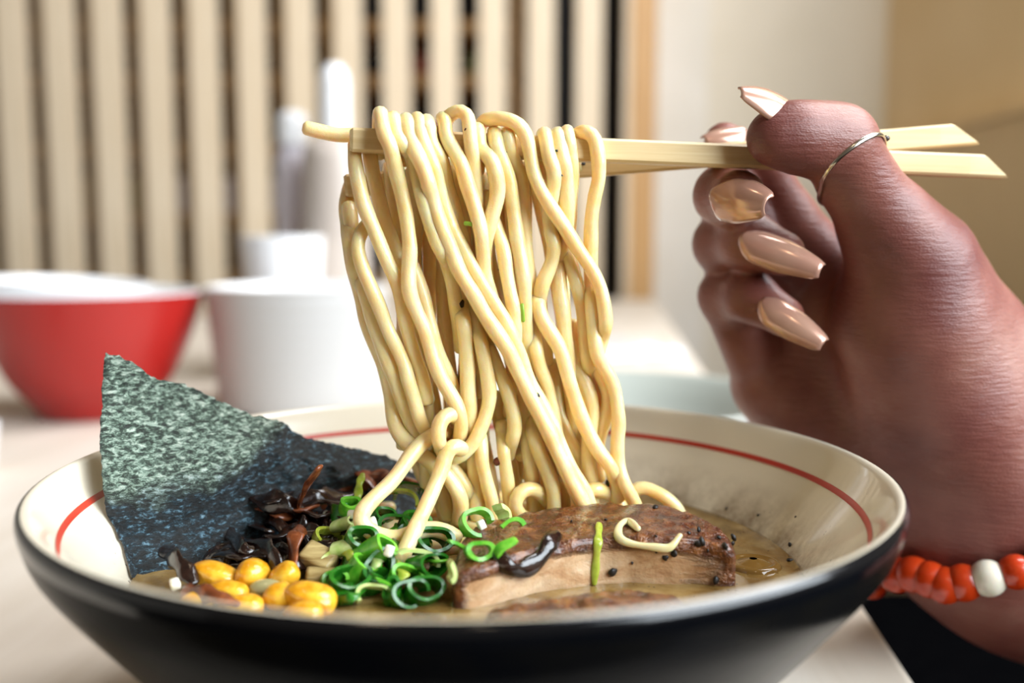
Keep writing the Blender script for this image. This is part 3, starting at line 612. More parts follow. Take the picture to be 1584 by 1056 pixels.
def slab(name, front, back, zb, label, seed=0, nu=70):
    """front / back: lists of (px, py, h) of the upper edges; the slab goes down to zb"""
    Fp = catmull(np.array([H(*p) for p in front]), nu); Bp = catmull(np.array([H(*p) for p in back]), nu)
    v, cr_ = [], []; rad = 0.0022
    for i in range(nu):
        u = i/(nu-1); a, b = Fp[i], Bp[i]; fb, bb = a.copy(), b.copy(); fb[2] = zb; bb[2] = zb
        end = min(u, 1-u)*nu/5.0; sh = min(1.0, math.sqrt(max(0.0, 1-(1-min(1, end))**2))*0.35+0.65) if end < 1 else 1.0
        loop = []
        def seg(p, q, n, s0=0.0, s1=1.0):
            for s in np.linspace(s0, s1, n, endpoint=False): loop.append(p+(q-p)*s)
        h1 = rad/max(np.linalg.norm(a-fb), 1e-6); w1 = rad/max(np.linalg.norm(b-a), 1e-6)
        seg(fb, a, 8, 0, 1-h1)
        p0, p1, p2 = fb+(a-fb)*(1-h1), a, a+(b-a)*w1
        for s in np.linspace(0, 1, 5, endpoint=False): loop.append((1-s)**2*p0+2*s*(1-s)*p1+s*s*p2)
        seg(a, b, 16, w1, 1-w1)
        p0, p1, p2 = a+(b-a)*(1-w1), b, b+(bb-b)*0.3
        for s in np.linspace(0, 1, 5, endpoint=False): loop.append((1-s)**2*p0+2*s*(1-s)*p1+s*s*p2)
        seg(b, bb, 6, 0.3, 1); seg(bb, fb, 8)
        c = (a+b+fb+bb)/4
        for q, p in enumerate(loop):
            p = c+(p-c)*sh; top = 8 <= q < 36
            n_ = nz(p+seed, 260)*0.0007+nz(p+seed, 90)*0.0012
            if 12 <= q < 32: n_ += abs(nz(p+seed, 420))*0.0009
            dr = (p-c)/np.linalg.norm(p-c); v.append(p+dr*n_)
            e = max(0.0, 1-end/1.4)
            cv = 0.9 if 11 <= q < 34 else (0.65 if 8 <= q < 11 else 0.05+0.25*(q/8.0)**2 if q < 8 else 0.6)
            if u > 0.80 and q < 11: cv = max(cv, 0.35+1.6*(u-0.80))
            cr_.append(max(cv, e))
    m = len(loop); f = []
    for i in range(nu-1):
        for q in range(m): q2 = (q+1) % m; f.append((i*m+q, (i+1)*m+q, (i+1)*m+q2, i*m+q2))
    f.append(tuple(range(m))); f.append(tuple((nu-1)*m+q for q in range(m))[::-1])
    o = mesh(name, v, f, M_pork); at = o.data.attributes.new('crust', 'FLOAT', 'POINT'); at.data.foreach_set('value', np.array(cr_, np.float32))
    tag(o, label, 'pork'); return o
pork = slab('pork_slice', [(697, 893, 8), (760, 872, 9.5), (840, 848, 10.5), (920, 834, 11), (1000, 834, 11), (1080, 838, 10.5), (1140, 846, 10)],
            [(712, 822, 12), (770, 800, 12), (840, 786, 12.5), (920, 776, 13), (1000, 777, 13), (1070, 792, 12), (1134, 826, 10.5)], ZB-0.004,
            'thick slice of braised pork with a dark seared top and pale cut side', 0)
pork2 = slab('pork_slice', [(735, 972, 3.4), (850, 962, 4.4), (960, 958, 4.4), (1065, 945, 3.2)], [(752, 944, 3.8), (850, 920, 4.8), (960, 910, 4.6), (1052, 918, 3.6)], ZB-0.003,
             'glistening lower pork slice at the front of the broth under the thick slice', 3, 50)
# nori ----------------------------------------------------------------------------
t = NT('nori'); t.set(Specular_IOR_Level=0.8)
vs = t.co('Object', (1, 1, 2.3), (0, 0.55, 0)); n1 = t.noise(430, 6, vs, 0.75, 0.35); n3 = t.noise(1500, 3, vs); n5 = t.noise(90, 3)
wet = t.attr('wet').outputs['Fac']; wet = t.ramp(t.math('ADD', wet, t.math('MULTIPLY', t.math('SUBTRACT', n5, 0.5), 1.3)), [(0.25, 0.0), (0.75, 1.0)])  # light-catching upper part and dimmer lower part painted into the nori's colour
sheen_col = t.ramp(n1, [(0.38, srgb('0A120C')), (0.47, srgb('34483A')), (0.55, srgb('8EA694')), (0.66, srgb('D8E2D4'))])  # pale flecks painted as window sheen on the upper part
shaded_col = t.ramp(n1, [(0.42, srgb('030607')), (0.54, srgb('14262E')), (0.62, srgb('5F8496')), (0.7, srgb('9CB8C4'))])  # darker tone for the lower part, blue flecks painted as window glints
t.color(t.mix(wet, sheen_col, shaded_col)); t.rough(t.ramp(n1, [(0.35, 0.6), (0.65, 0.28)]))
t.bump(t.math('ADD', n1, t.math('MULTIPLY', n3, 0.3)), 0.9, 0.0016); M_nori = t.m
top = catmull(np.array([(164, 545, 0), (200, 558, 0), (240, 584, 0), (262, 590, 0), (300, 600, 0), (340, 620, 0), (385, 640, 0), (432, 652, 0), (470, 676, 0), (500, 683, 0), (560, 697, 0), (612, 712, 0), (655, 745, 0)], float), 121)[:, :2]
bot = catmull(np.array([(176, 893, 0), (230, 905, 0), (290, 902, 0), (340, 900, 0), (400, 892, 0), (480, 882, 0), (560, 870, 0), (655, 850, 0)], float), 121)[:, :2]
ly = np.array([545, 585, 620, 690, 760, 830, 893]); lx = np.array([164, 159, 157, 154, 160, 167, 176])
v, f, shadedv = [], [], []; NT_ = 70
for i in range(121):
    s = i/120
    for j in range(NT_+1):
        tt = j/NT_; p = top[i]*(1-tt)+bot[i]*tt
        if s < 0.3: p = p+np.array([(np.interp(p[1] if i == 0 else 545+(893-545)*tt, ly, lx)-(164*(1-tt)+176*tt))*(1-s/0.3)**2, 0])
        ed = max(0.0, 1-tt*22); p[1] += ed*(4.5*nz((s*40, 1, 0), 1.0)+3*nz((s*130, 2, 0), 1.0))
        el = max(0.0, 1-s*45); p[0] += el*(2.2*nz((tt*40, 5, 0), 1.0))
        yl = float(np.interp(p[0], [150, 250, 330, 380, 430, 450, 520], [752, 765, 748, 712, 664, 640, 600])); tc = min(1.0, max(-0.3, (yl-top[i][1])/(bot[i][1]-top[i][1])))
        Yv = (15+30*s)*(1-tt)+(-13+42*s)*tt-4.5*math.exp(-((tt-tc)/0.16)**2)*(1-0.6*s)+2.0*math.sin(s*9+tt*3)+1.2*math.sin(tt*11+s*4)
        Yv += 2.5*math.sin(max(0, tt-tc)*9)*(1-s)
        q = AY(p[0], p[1], Yv)
        q = q+np.array([0, 1, 0])*(nz(q, 220)*0.0012+nz(q, 600)*0.0006)
        zl = q[2]-TZ
        if zl < BH:
            r_ = math.hypot(q[0], q[1]); lim = inner_r(max(zl, 0.012))-0.0012
            if r_ > lim: q[:2] *= lim/r_
        v.append(q); shadedv.append(min(1.0, max(0.0, 0.5+(tt-tc)*4.5)))
for i in range(120):
    for j in range(NT_): a = i*(NT_+1)+j; f.append((a, a+1, a+NT_+2, a+NT_+1))
nori = mesh('nori_sheet', v, f, M_nori); at = nori.data.attributes.new('wet', 'FLOAT', 'POINT'); at.data.foreach_set('value', np.array(shadedv, np.float32)); centre(nori); sm = nori.modifiers.new('thickness', 'SOLIDIFY'); sm.thickness = 0.0003; sm.offset = 0
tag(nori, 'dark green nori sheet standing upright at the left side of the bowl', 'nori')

# wood ear strips ---------------------------------------------------------------------
M_ear = speck('wood ear dark', '120B09', '2E1A12', 300, 0.18, 0.4, 0.0006, Specular_IOR_Level=0.7)
M_ear2 = speck('wood ear brown', '4A2415', '8A4A26', 240, 0.25, 0.4, 0.0006, Subsurface_Weight=0.15, Subsurface_Scale=0.001)
def ribbon(name, P, w, th, m, label, cat, grp=None, n=22, twist=0.8, seed=0, up=(0, -0.5, 0.8)):
    P = catmull(np.array(P), n); T, U, V = frames(P); up = np.array(up)
    U0 = []
    for i in range(n):
        a = twist*math.sin(i/n*4+seed); s = np.cross(T[i], up); s /= np.linalg.norm(s)+1e-9; w2 = np.cross(T[i], s); U0.append(s*math.cos(a)+w2*math.sin(a))
    s = np.linspace(0, 1, n); ww = w*(0.55+0.45*np.sin(np.pi*(0.08+0.84*s))**0.5)*(1+0.18*np.sin(s*17+seed))
    v, f = tube(P, ww, 10, th, np.array(U0)); o = mesh(name, v, f, m); tag(o, label, cat, grp); centre(o); return o
ears = [([(452, 806, 3), (462, 778, 11), (474, 754, 18), (485, 736, 22.5), (493, 724, 25)], 2.6, M_ear2, 'orange-brown wood ear strip standing up against the nori'),
        ([(506, 790, 5), (530, 752, 11), (545, 726, 15), (566, 735, 14), (585, 762, 10)], 3.0, M_ear2, 'folded brown wood ear strip left of the scallions'),
        ([(560, 748, 12), (590, 735, 14), (620, 738, 14), (648, 748, 13)], 2.6, M_ear2, 'brown wood ear strip behind the open noodle loop'),
        ([(455, 790, 9), (490, 776, 11), (520, 778, 11), (548, 790, 10)], 2.2, M_ear, 'dark wood ear strip lying across the top of the mushroom pile'),
        ([(448, 895, 3), (452, 868, 6), (455, 842, 9), (458, 826, 11), (468, 818, 10)], 1.9, M_ear2, 'thin brown wood ear strip rising between the corn kernels'),
        ([(384, 840, 6), (402, 838, 8), (420, 855, 8), (430, 880, 5)], 2.0, M_ear, 'curled black wood ear strip behind the middle corn kernel'),
        ([(255, 848, 6), (268, 862, 7), (285, 880, 6), (300, 900, 4)], 2.2, M_ear, 'moist black wood ear strip at the foot of the nori'),
        ([(285, 915, 3), (315, 918, 4), (345, 925, 4), (370, 934, 3)], 2.0, M_ear2, 'brown wood ear strip lying below the corn at the front')]
for i, (P, w, m, lab) in enumerate(ears):
    ribbon('wood_ear_strip', [H(*p) for p in P], w/1000, 0.0007, m, lab, 'mushroom', 'wood ear mushroom strips', seed=i)
for i in range(16):
    random.seed(100+i); x0 = random.uniform(345, 520); y0 = random.uniform(800, 880); a = random.uniform(-0.6, 0.6); L = random.uniform(60, 110); hh = 2+ (890-y0)*0.07
    P = []
    for s in (-0.5, -0.2, 0.15, 0.5): P.append(H(x0+L*s*math.cos(a)+random.uniform(-8, 8), y0+L*s*math.sin(a)*0.6+random.uniform(-10, 10), max(1.0, hh+random.uniform(-2, 3)-6*abs(s))))
    ribbon('wood_ear_strip', P, random.uniform(1.8, 2.8)/1000, 0.0007, M_ear, 'glossy black wood ear strip heaped in front of the nori', 'mushroom', 'black wood ear strips in the heap', seed=i)

for i in range(15):
    random.seed(500+i); x0 = random.uniform(430, 585); y0 = random.uniform(762, 830); a = random.uniform(-0.9, 0.9); L = random.uniform(50, 95); hh = 4+(840-y0)*0.12
    P = [H(x0+L*s*math.cos(a)+random.uniform(-6, 6), y0+L*s*math.sin(a)*0.5+random.uniform(-8, 8), max(1.0, hh+random.uniform(-1.5, 2)-5*abs(s))) for s in (-0.5, -0.2, 0.15, 0.5)]
    ribbon('wood_ear_strip', P, random.uniform(2.0, 3.2)/1000, 0.0007, M_ear if i % 3 else M_ear2, 'dark brown wood ear strip heaped between the nori and the scallions', 'mushroom', 'brown wood ear strips behind the scallions', seed=i+30)
# corn ------------------------------------------------------------------------------------
t = NT('sweetcorn'); t.set(Roughness=0.22, Subsurface_Weight=0.1, Subsurface_Scale=0.002, Coat_Weight=0.3)
t.color(t.ramp(t.noise(210, 5), [(0.28, srgb('A8640C')), (0.45, srgb('D08E14')), (0.68, srgb('E6B83A'))])); t.bump(t.noise(260, 4), 0.5, 0.001); M_corn = t.m
def kernel(px, py, h, L, W, Tt, rz, ry, label, grp='corn kernels'):
    v, f = ICO[3]; out = []
    for q in v:
        s = (q[0]+1)/2; w = 0.5+0.5*math.sin(min(1, s*1.15)*math.pi*0.6)
        p = np.sign(q)*np.abs(q)**0.72; out.append((p[0]*L, p[1]*W*w*(1+0.18*nz(q+L, 1.6)), p[2]*Tt*w))
    out = np.array(out)@rotm(0.3, ry, rz).T/1000
    o = mesh('corn_kernel', out, f, M_corn, loc=H(px, py, h)); tag(o, label, 'corn', grp)
for a in [(332, 886, 4, 5.0, 3.0, 2.6, -0.1, 0.35, 'long yellow corn kernel lying at the foot of the nori'), (388, 886, 4, 3.6, 3.2, 3.6, 1.2, 0.3, 'plump upright corn kernel, second from the nori'),
          (438, 887, 4, 3.4, 2.6, 2.4, 0.2, -0.5, 'small tilted corn kernel by the thin brown mushroom strip'), (352, 912, 2.5, 4.2, 2.6, 2.3, -0.1, 0.2, 'corn kernel tucked below the long one'),
          (430, 919, 2.5, 3.0, 2.8, 2.7, 0.4, 0, 'round bright corn kernel left of the biggest one'), (480, 921, 2.8, 5.2, 3.6, 2.9, -0.15, 0.3, 'largest bright corn kernel nearest the scallions'),
          (372, 936, 1.5, 4.4, 2.8, 2.4, 0.1, 0, 'corn kernel half hidden by the front rim, middle one'), (300, 930, 1.5, 3.5, 2.6, 2.2, 0.5, 0, 'corn kernel half hidden by the front rim at the left'),
          (468, 947, 1.5, 4.0, 2.8, 2.4, -0.3, 0, 'corn kernel half hidden by the front rim below the biggest one')]: kernel(a[0], a[1]+4, a[2], a[3]*1.18, a[4]*1.18, a[5]*1.15, *a[6:])

# scallions ----------------------------------------------------------------------------------
def gmat(name, c1, c2):
    return speck(name, c1, c2, 260, 0.25, 0.25, 0.0004, Subsurface_Weight=0.2, Subsurface_Scale=0.0012, Coat_Weight=0.1)
M_sc = {'d': gmat('scallion dark', '14500F', '2E7A1C'), 'b': gmat('scallion bright', '3F9A1E', '7CC23C'), 'p': gmat('scallion pale', 'A9C66A', 'D6E2A0'), 'y': gmat('scallion yellow green', '8FA02A', 'B9C24E')}
def scal_ring(p, ro, hgt, wall, arc, rot, m, label, squash=1.0, grp='chopped scallions', up=False):
    n = 26; th = np.linspace(0, arc, n); v, f = [], []; closed = arc > 6.2
    for i, a in enumerate(th):
        if closed: a = 2*math.pi*i/n
        rr = ro*(1+0.10*math.sin(2*a+rot[0])+0.05*math.sin(3*a+rot[1]))
        for dr, dz in ((0, -1), (0.15, 0), (0, 1), (-1, 1), (-1.1, 0), (-1, -1)):
            r = rr+wall*dr; v.append((r*math.cos(a), r*math.sin(a)*squash, hgt/2*dz*(1+0.12*math.sin(2*a))))
    for i in range(n if closed else n-1):
        for q in range(6): q2 = (q+1) % 6; i2 = (i+1) % n; f.append((i*6+q, i2*6+q, i2*6+q2, i*6+q2))
    if not closed: f.append(tuple(range(6))); f.append(tuple((n-1)*6+q for q in range(6))[::-1])
    v = np.array(v)@rotm(*rot).T
    o = mesh('scallion_piece', v, f, M_sc[m], loc=p); o.data.set_sharp_from_angle(angle=0.7); tag(o, label, 'scallion', grp); return o
mm = 0.001
sc = [(540, 786, 12, 2.4, 3.0, .7, 6.3, (0.4, 0.3, 0), 'b', 1, 'small green scallion ring at the upper left of the pile'),
      (536, 808, 10.5, 3.2, 3.6, .8, 6.3, (1.2, 0.1, 1.2), 'p', .5, 'pale flattened scallion ring standing at the left of the pile'),
      (535, 846, 7.5, 3.6, 3.4, .8, 6.3, (1.3, 0.2, 1.4), 'p', .55, 'pale elongated scallion ring below the flattened one'),
      (508, 834, 7, 3.6, 1.4, .9, 4.2, (0.5, 0.4, 0.5), 'y', 1, 'yellowish flat scallion slice at the left edge of the pile'),
      (516, 866, 5, 3.4, 2.4, .8, 6.3, (1.2, -0.3, 0.6), 'y', .8, 'yellow-green scallion ring at the lower left of the pile'),
      (517, 897, 3, 2.6, 3.0, .8, 5.2, (1.2, 0.1, 0.3), 'b', .9, 'bright green scallion piece right of the biggest corn kernel'),
      (541, 902, 3.2, 4.3, 3.4, 1.0, 6.3, (0.5, 0.1, 0.2), 'd', .85, 'large glossy dark green scallion ring at the front of the pile'),
      (556, 838, 9, 3.2, 4.4, .9, 6.3, (0.8, 0.3, 0.2), 'd', .9, 'dark green scallion tube in the middle of the pile'),
      (579, 853, 8, 3.0, 5.0, .8, 6.3, (0.5, 0.9, 0.2), 'b', .9, 'bright green scallion tube beside the white garlic bit'),
      (583, 880, 5, 3.8, 3.6, .9, 6.3, (0.9, -0.4, 0.8), 'd', .9, 'dark green scallion ring below the bright tube'),
      (606, 784, 10, 6.0, 2.4, .7, 3.4, (1.1, 0.0, 0.1), 'y', .8, 'wide yellow-green scallion curl inside the open noodle loop'),
      (590, 800, 9.5, 3.0, 2.6, .8, 4.5, (1.0, 0.4, 0.7), 'd', .8, 'green scallion curl under the yellow-green one'),
      (632, 766, 12, 3.6, 3.0, .8, 3.6, (0.9, 0.3, 0), 'd', .9, 'green scallion arch at the top behind the hanging noodle'),
      (642, 872, 6, 4.6, 2.4, .6, 2.6, (1.4, 0.2, 0.3), 'p', .8, 'pale scallion strip curving beside the hanging noodle'),
      (628, 893, 4.5, 3.4, 2.0, .7, 4.4, (0.7, 0.5, 0), 'b', .8, 'green scallion slice right of the hanging noodle'),
      (667, 840, 7.5, 4.2, 4.0, .9, 6.3, (0.9, 0.3, 0.3), 'd', .8, 'dark green scallion ring against the end of the pork'),
      (660, 875, 5.5, 4.2, 3.6, .9, 6.3, (1.3, 0.2, 0.9), 'd', .7, 'dark green scallion ring in the shade of the pork'),
      (577, 922, 2.2, 3.4, 2.0, .8, 3.8, (1.0, 0.2, 0.1), 'p', .8, 'pale scallion crescent at the front near the rim'),
      (593, 918, 2.5, 4.0, 1.6, .6, 2.4, (1.5, 0.6, 0.4), 'b', .7, 'thin green scallion strip at the front of the pile'),
      (630, 918, 2.5, 4.0, 2.6, .8, 5.0, (1.2, 0.1, 0.6), 'd', .8, 'dark scallion piece low at the front'),
      (655, 915, 2.5, 3.8, 3.0, .9, 6.3, (0.8, 0.2, 0.3), 'd', .8, 'dark green scallion ring at the corner of the pork'),
      (612, 815, 9, 4.0, 2.6, .8, 6.3, (1.1, 0.2, 0.1), 'd', .8, 'deep green scallion ring under the open noodle loop'),
      (640, 812, 9, 3.4, 3.2, .8, 6.3, (0.6, 0.4, 0.1), 'd', .9, 'deep green scallion ring between the noodle loop and pork'),
      (560, 880, 5, 3.2, 3.4, .8, 6.3, (0.3, 0.5, 0.2), 'b', .9, 'mid green scallion ring in the centre front of the pile')]
for i, (px, py, h, ro, hg, wl, arc, rot, m, sq, lab) in enumerate(sc):
    scal_ring(H(px, py, h), ro*1.12*mm, hg*1.6*mm, (1.0 if arc > 6 else 0.9)*mm, arc, rot, m, lab, sq)
for i in range(16):
    random.seed(300+i); x0, y0 = random.uniform(515, 680), random.uniform(800, 925); hh = 1.5+max(0, (915-y0))*0.07
    if i % 2: scal_ring(H(x0, y0, hh), random.uniform(2.6, 3.8)*mm, random.uniform(4, 7)*mm, 1.0*mm, 6.3, (random.uniform(0, 1.5), random.uniform(-0.8, 0.8), random.uniform(0, 3)), 'ddbd'[i % 4], 'green scallion ring buried in the middle of the scallion pile', 0.7, 'scallion rings buried in the pile')
    else:
        a = random.uniform(-1.2, 1.2); L = random.uniform(12, 24)
        ribbon('scallion_piece', [H(x0+L*s_*math.cos(a), y0+L*s_*math.sin(a), hh+2.5*(1-abs(s_))) for s_ in (-1, -0.3, 0.4, 1)], random.uniform(1.2, 2.2)*mm, 0.0005, M_sc['dbyp'[(i//2) % 4]], 'curved scallion leaf slice buried in the scallion pile', 'scallion', 'scallion leaf slices in the pile', seed=i)
ribbon('scallion_piece', [H(553, 786, 11), H(554, 765, 14), H(556, 748, 17), H(561, 733, 19)], 0.0011, 0.0004, M_sc['y'], 'narrow yellow-green scallion sliver standing upright', 'scallion', 'chopped scallions', twist=0.2)
bpy.context.view_layer.update()
def on_pork(px, py, lift=0.0012):
    p, n = bvh_hit(pork, px, py)
    if p is None: return H(px, py, 10), np.array([0, -1, 0.5])
    return p+n*lift, n
for px, py, ro, hg, wl, arc, rot, m, sq, lab in [
    (736, 818, 3.9, 1.8, .7, 4.6, (0.9, 0.1, 0.6), 'b', 1, 'green scallion ring arching on the top left of the pork'),
    (772, 806, 2.6, 2.4, 1.0, 2.4, (1.1, 0.7, 0.9), 'p', 1, 'pale scallion piece on top of the pork'),
    (742, 862, 2.9, 2.6, .8, 6.3, (1.2, 0.1, 0.2), 'b', .8, 'bright scallion ring on the left of the pork side'),
    (712, 862, 3.6, 2.0, .9, 2.6, (1.3, 0.6, 0.3), 'b', .6, 'bright scallion strip left of the ring on the pork'),
    (688, 880, 2.8, 2.0, .9, 2.0, (1.4, 1.2, 0.3), 'p', .8, 'pale scallion tip hanging at the left end of the pork'),
    (788, 838, 4.2, 1.6, .8, 1.7, (1.2, -0.5, 0.4), 'b', .8, 'green scallion strip pointing up to the right on the pork'),
    (790, 858, 3.2, 1.8, .8, 2.2, (1.3, 0.3, 3.6), 'b', .7, 'green scallion strip just above the black mushroom strip')]:
    p, n = on_pork(px, py, 0.0016); scal_ring(p, ro*1.1*mm, hg*1.3*mm, wl*1.4*mm, arc, rot, m, lab, sq, 'scallions on the pork')
ribbon('wood_ear_strip', [on_pork(x, y, 0.0011)[0] for x, y in ((768, 862), (780, 875), (804, 879), (830, 863), (848, 845), (864, 833))], 0.0021, 0.0009, M_ear, 'black wood ear strip bent across the side of the pork', 'mushroom', 'wood ear mushroom strips', twist=0.2, up=(0, -1, 0.2))
p, n = on_pork(864, 782, 0.001); fleck('scallion_fleck', p, 0.0014, M_sc['d'], 'small dark green scallion fleck at the back edge of the pork', 'scallion', None, 4)
ribbon('scallion_piece', [on_pork(x, y, 0.0005)[0] for x, y in ((926, 812), (924, 838), (921, 865), (918, 902))], 0.0010, 0.0004, M_sc['y'], 'thin green scallion thread hanging down the pork side', 'scallion', 'scallions on the pork', twist=0.0, up=(0, -1, 0.2))
M_on = NT('translucent onion').set(Base_Color=srgb('DCD3A0'), Roughness=0.15, Subsurface_Weight=0.4, Subsurface_Scale=0.002, Coat_Weight=0.5).m
ribbon('onion_slice', [on_pork(x, y, 0.0008)[0] for x, y in ((988, 822), (972, 810), (959, 818), (958, 833), (978, 841), (1010, 845), (1036, 845), (1052, 832))], 0.0010, 0.0007, M_on, 'translucent onion curl stuck to the upper side of the pork', 'onion', twist=0.1, up=(0, -1, 0.3), n=34)
# fibrous bamboo shoot, onion disc, garlic bits
M_men = speck('bamboo shoot', '8E7646', 'C0AA74', 200, 0.35, 0.5, 0.0008, vscale=(0.3, 1, 5))
v, f = box((0, 0, 0), (0.0085, 0.006, 0.0055), Matrix(rotm(0.5, 0.35, -0.3)), 0.001); o = mesh('bamboo_shoot_piece', v, f, M_men, loc=H(493, 866, 5)); tag(o, 'tan fibrous bamboo shoot piece between mushroom and scallions', 'bamboo shoot', 'bamboo shoot pieces')
v, f = box((0, 0, 0), (0.0075, 0.005, 0.0035), Matrix(rotm(0.3, 0.1, 0.2)), 0.001); o = mesh('bamboo_shoot_piece', v, f, M_men, loc=H(497, 893, 2.5)); tag(o, 'smaller bamboo shoot piece under the tan fibrous one', 'bamboo shoot', 'bamboo shoot pieces')
v, f = ICO[3]; o = mesh('onion_disc', v*np.array([0.0042, 0.003, 0.0022]), f, NT('glassy onion').set(Base_Color=srgb('9C9468'), Roughness=0.1, Coat_Weight=0.5).m, loc=H(412, 910, 2.5)); tag(o, 'glassy greyish onion piece between the corn kernels', 'onion')
M_gar = NT('garlic').set(Base_Color=srgb('EDEBD8'), Roughness=0.3, Subsurface_Weight=0.3, Subsurface_Scale=0.001).m
for i, (px, py, h, lab) in enumerate([(546, 795, 13, 'white garlic bit at the top of the scallions'), (602, 852, 10, 'white garlic bit beside the hanging noodle'), (577, 808, 11.5, 'whitish garlic bit inside the noodle loop'), (271, 903, 4, 'white garlic bit at the foot of the nori')]):
    v, f = box((0, 0, 0), (0.0028, 0.0022, 0.0020), Matrix(rotm(i, i*2, i*.7)), 0.0006); o = mesh('garlic_bit', v, f, M_gar, loc=H(px, py, h)); tag(o, lab, 'garlic', 'chopped garlic bits')
p, n = on_pork(743, 817, 0.001); v, f = box((0, 0, 0), (0.0024, 0.002, 0.0018), Matrix(rotm(1, 2, 3)), 0.0005); o = mesh('garlic_bit', v, f, M_gar, loc=p); tag(o, 'white garlic bit inside the green ring on the pork', 'garlic', 'chopped garlic bits')
# pepper on the pork and on the bowl's wall
for i, (px, py, r) in enumerate([(1014, 785, .8), (1081, 821, .8), (1086, 838, 1.2), (1121, 845, 1.0), (1135, 831, 1.0), (1112, 832, .6), (1042, 855, .9), (1029, 862, .7), (948, 884, 1.1), (1014, 830, .4), (1065, 825, .5), (1108, 897, .9), (978, 870, .4), (1095, 851, .45), (937, 805, .45), (1080, 842, .9), (1132, 841, .6), (884, 807, .35), (1015, 852, .5), (968, 807, .4)]):
    p, n = on_pork(px, py, 0.0003); fleck('pepper_flake', p, r*mm, M_pep, 'black pepper flake stuck to the thick pork slice', 'pepper flake', 'pepper flakes on the pork', i+40)
tmp = inner.data
for i, (px, py, r, lab) in enumerate([(1222, 843, .75, 'upper of two black pepper flakes on the bowl wall at the right'), (1222, 866, .9, 'lower of two black pepper flakes on the bowl wall at the right'), (1173, 797, .5, 'small pepper flake on the bowl wall above the broth'), (1231, 799, .35, 'tiny pepper flake highest on the right bowl wall'), (1124, 786, .6, 'pepper flake at the broth line behind the pork end'), (1045, 770, .7, 'pepper flake at the broth line by the noodle loop')]):
    V = [Vector(q.co)+Vector((0, 0, TZ)) for q in tmp.vertices]; T = BVHTree.FromPolygons(V, [q.vertices[:] for q in tmp.polygons]); r0 = ray(px, py); h = T.ray_cast(Vector(CAM), Vector(r0/np.linalg.norm(r0)))
    if h[0] is None: continue
    p = np.array(h[0]); 
    if p[2] < ZB: p = AZ(px, py, ZB+0.0002)
    fleck('pepper_flake', p, r*mm, M_pep, lab, 'pepper flake', 'pepper flakes in the bowl', i+80)
# ------------------------------------------------------------------ the hand
def smin(a, b, k):
    h = np.maximum(k-np.abs(a-b), 0)/k; return np.minimum(a, b)-h*h*k*0.25
def J_(px, py, Y, r): return np.r_[AY(px, py, Y), r/1000.0]
def cone(G, a, b):
    d = b[:3]-a[:3]; L2 = d@d; q = G-a[:3]; t_ = np.clip((q@d)/L2, 0, 1)
    return np.linalg.norm(q-t_[:, None]*d, axis=1)-(a[3]+(b[3]-a[3])*t_)
def chain(G, js, k):
    o = None
    for a, b in zip(js[:-1], js[1:]):
        c_ = cone(G, a, b); o = c_ if o is None else smin(o, c_, k)
    return o
W0 = J_(1567, 790, 64, 25)
thumb = [J_(1194, 213, 17, 6.5), J_(1222, 211, 19, 8.0), J_(1262, 216, 22, 8.6), J_(1297, 222, 25, 9.4), J_(1326, 280, 31, 9.6), J_(1372, 350, 37, 12.5), J_(1412, 405, 42, 15.5)]
thenar = [J_(1405, 400, 42, 15), J_(1412, 490, 48, 21), J_(1450, 610, 56, 25), J_(1540, 760, 64, 25)]
dors = [J_(1432, 410, 52, 13.8), J_(1503, 532, 60, 16), J_(1572, 660, 66, 21), J_(1650, 800, 70, 26)]
fin = {'pinky': [J_(1192, 592, 80, 11.5), J_(1123, 458, 66, 8.3), J_(1160, 458, 51, 7.4), J_(1213, 490, 43, 6.0)],
       'ring': [J_(1222, 530, 84, 12), J_(1119, 377, 64, 9.0), J_(1158, 372, 48, 8.2), J_(1210, 392, 40, 6.6)],
       'middle': [J_(1250, 470, 82, 12), J_(1124, 302, 60, 9.2), J_(1122, 302, 42, 8.6), J_(1143, 304, 29, 7.4)],
       'index': [J_(1290, 430, 76, 12), J_(1216, 336, 68, 9.0), J_(1172, 248, 62, 7.4), J_(1120, 221, 55, 6.2)]}
fore = [J_(1530, 745, 64, 25), J_(1640, 845, 72, 25.5), J_(1800, 965, 88, 29), J_(2050, 1150, 115, 35), J_(2350, 1370, 150, 40)]
palm_lines = [[J_(1520, 770, 66, 22), f_[0]] for f_ in fin.values()]
hypo = [J_(1255, 672, 76, 16), J_(1340, 740, 72, 19), J_(1480, 820, 66, 22)]
ulna = [J_(1480, 820, 66, 21), J_(1560, 880, 70, 21.5), J_(1640, 930, 76, 23)]
def hand_sdf(G):
    o = chain(G, thenar, 0.012); o = smin(o, chain(G, dors, 0.010), 0.010)
    for L in palm_lines: o = smin(o, chain(G, L, 0.01), 0.012)
    o = smin(o, chain(G, hypo, 0.010), 0.012); o = smin(o, chain(G, fore, 0.02), 0.02); o = smin(o, chain(G, ulna, 0.02), 0.015)
    # web between the finger roots
    o = smin(o, chain(G, [fin[q][0] for q in ('pinky', 'ring', 'middle', 'index')], 0.006), 0.008)
    o = smin(o, chain(G, thumb, 0.006), 0.007)
    for q in ('index', 'middle', 'ring', 'pinky'): o = smin(o, chain(G, fin[q], 0.0035), 0.0016)
    # finger pads and joint folds
    for cpts, dep, wid in creases:
        m = None
        for a, b in zip(cpts[:-1], cpts[1:]):
            d = b-a; qq = G-a; t_ = np.clip((qq@d)/(d@d), 0, 1); dd = np.linalg.norm(qq-t_[:, None]*d, axis=1); m = dd if m is None else np.minimum(m, dd)
        o = o+dep*np.exp(-(m/wid)**2)
    return o
def cre(pts, dep, wid): return (np.array([AY(*p) for p in pts]), dep/1000, wid/1000)
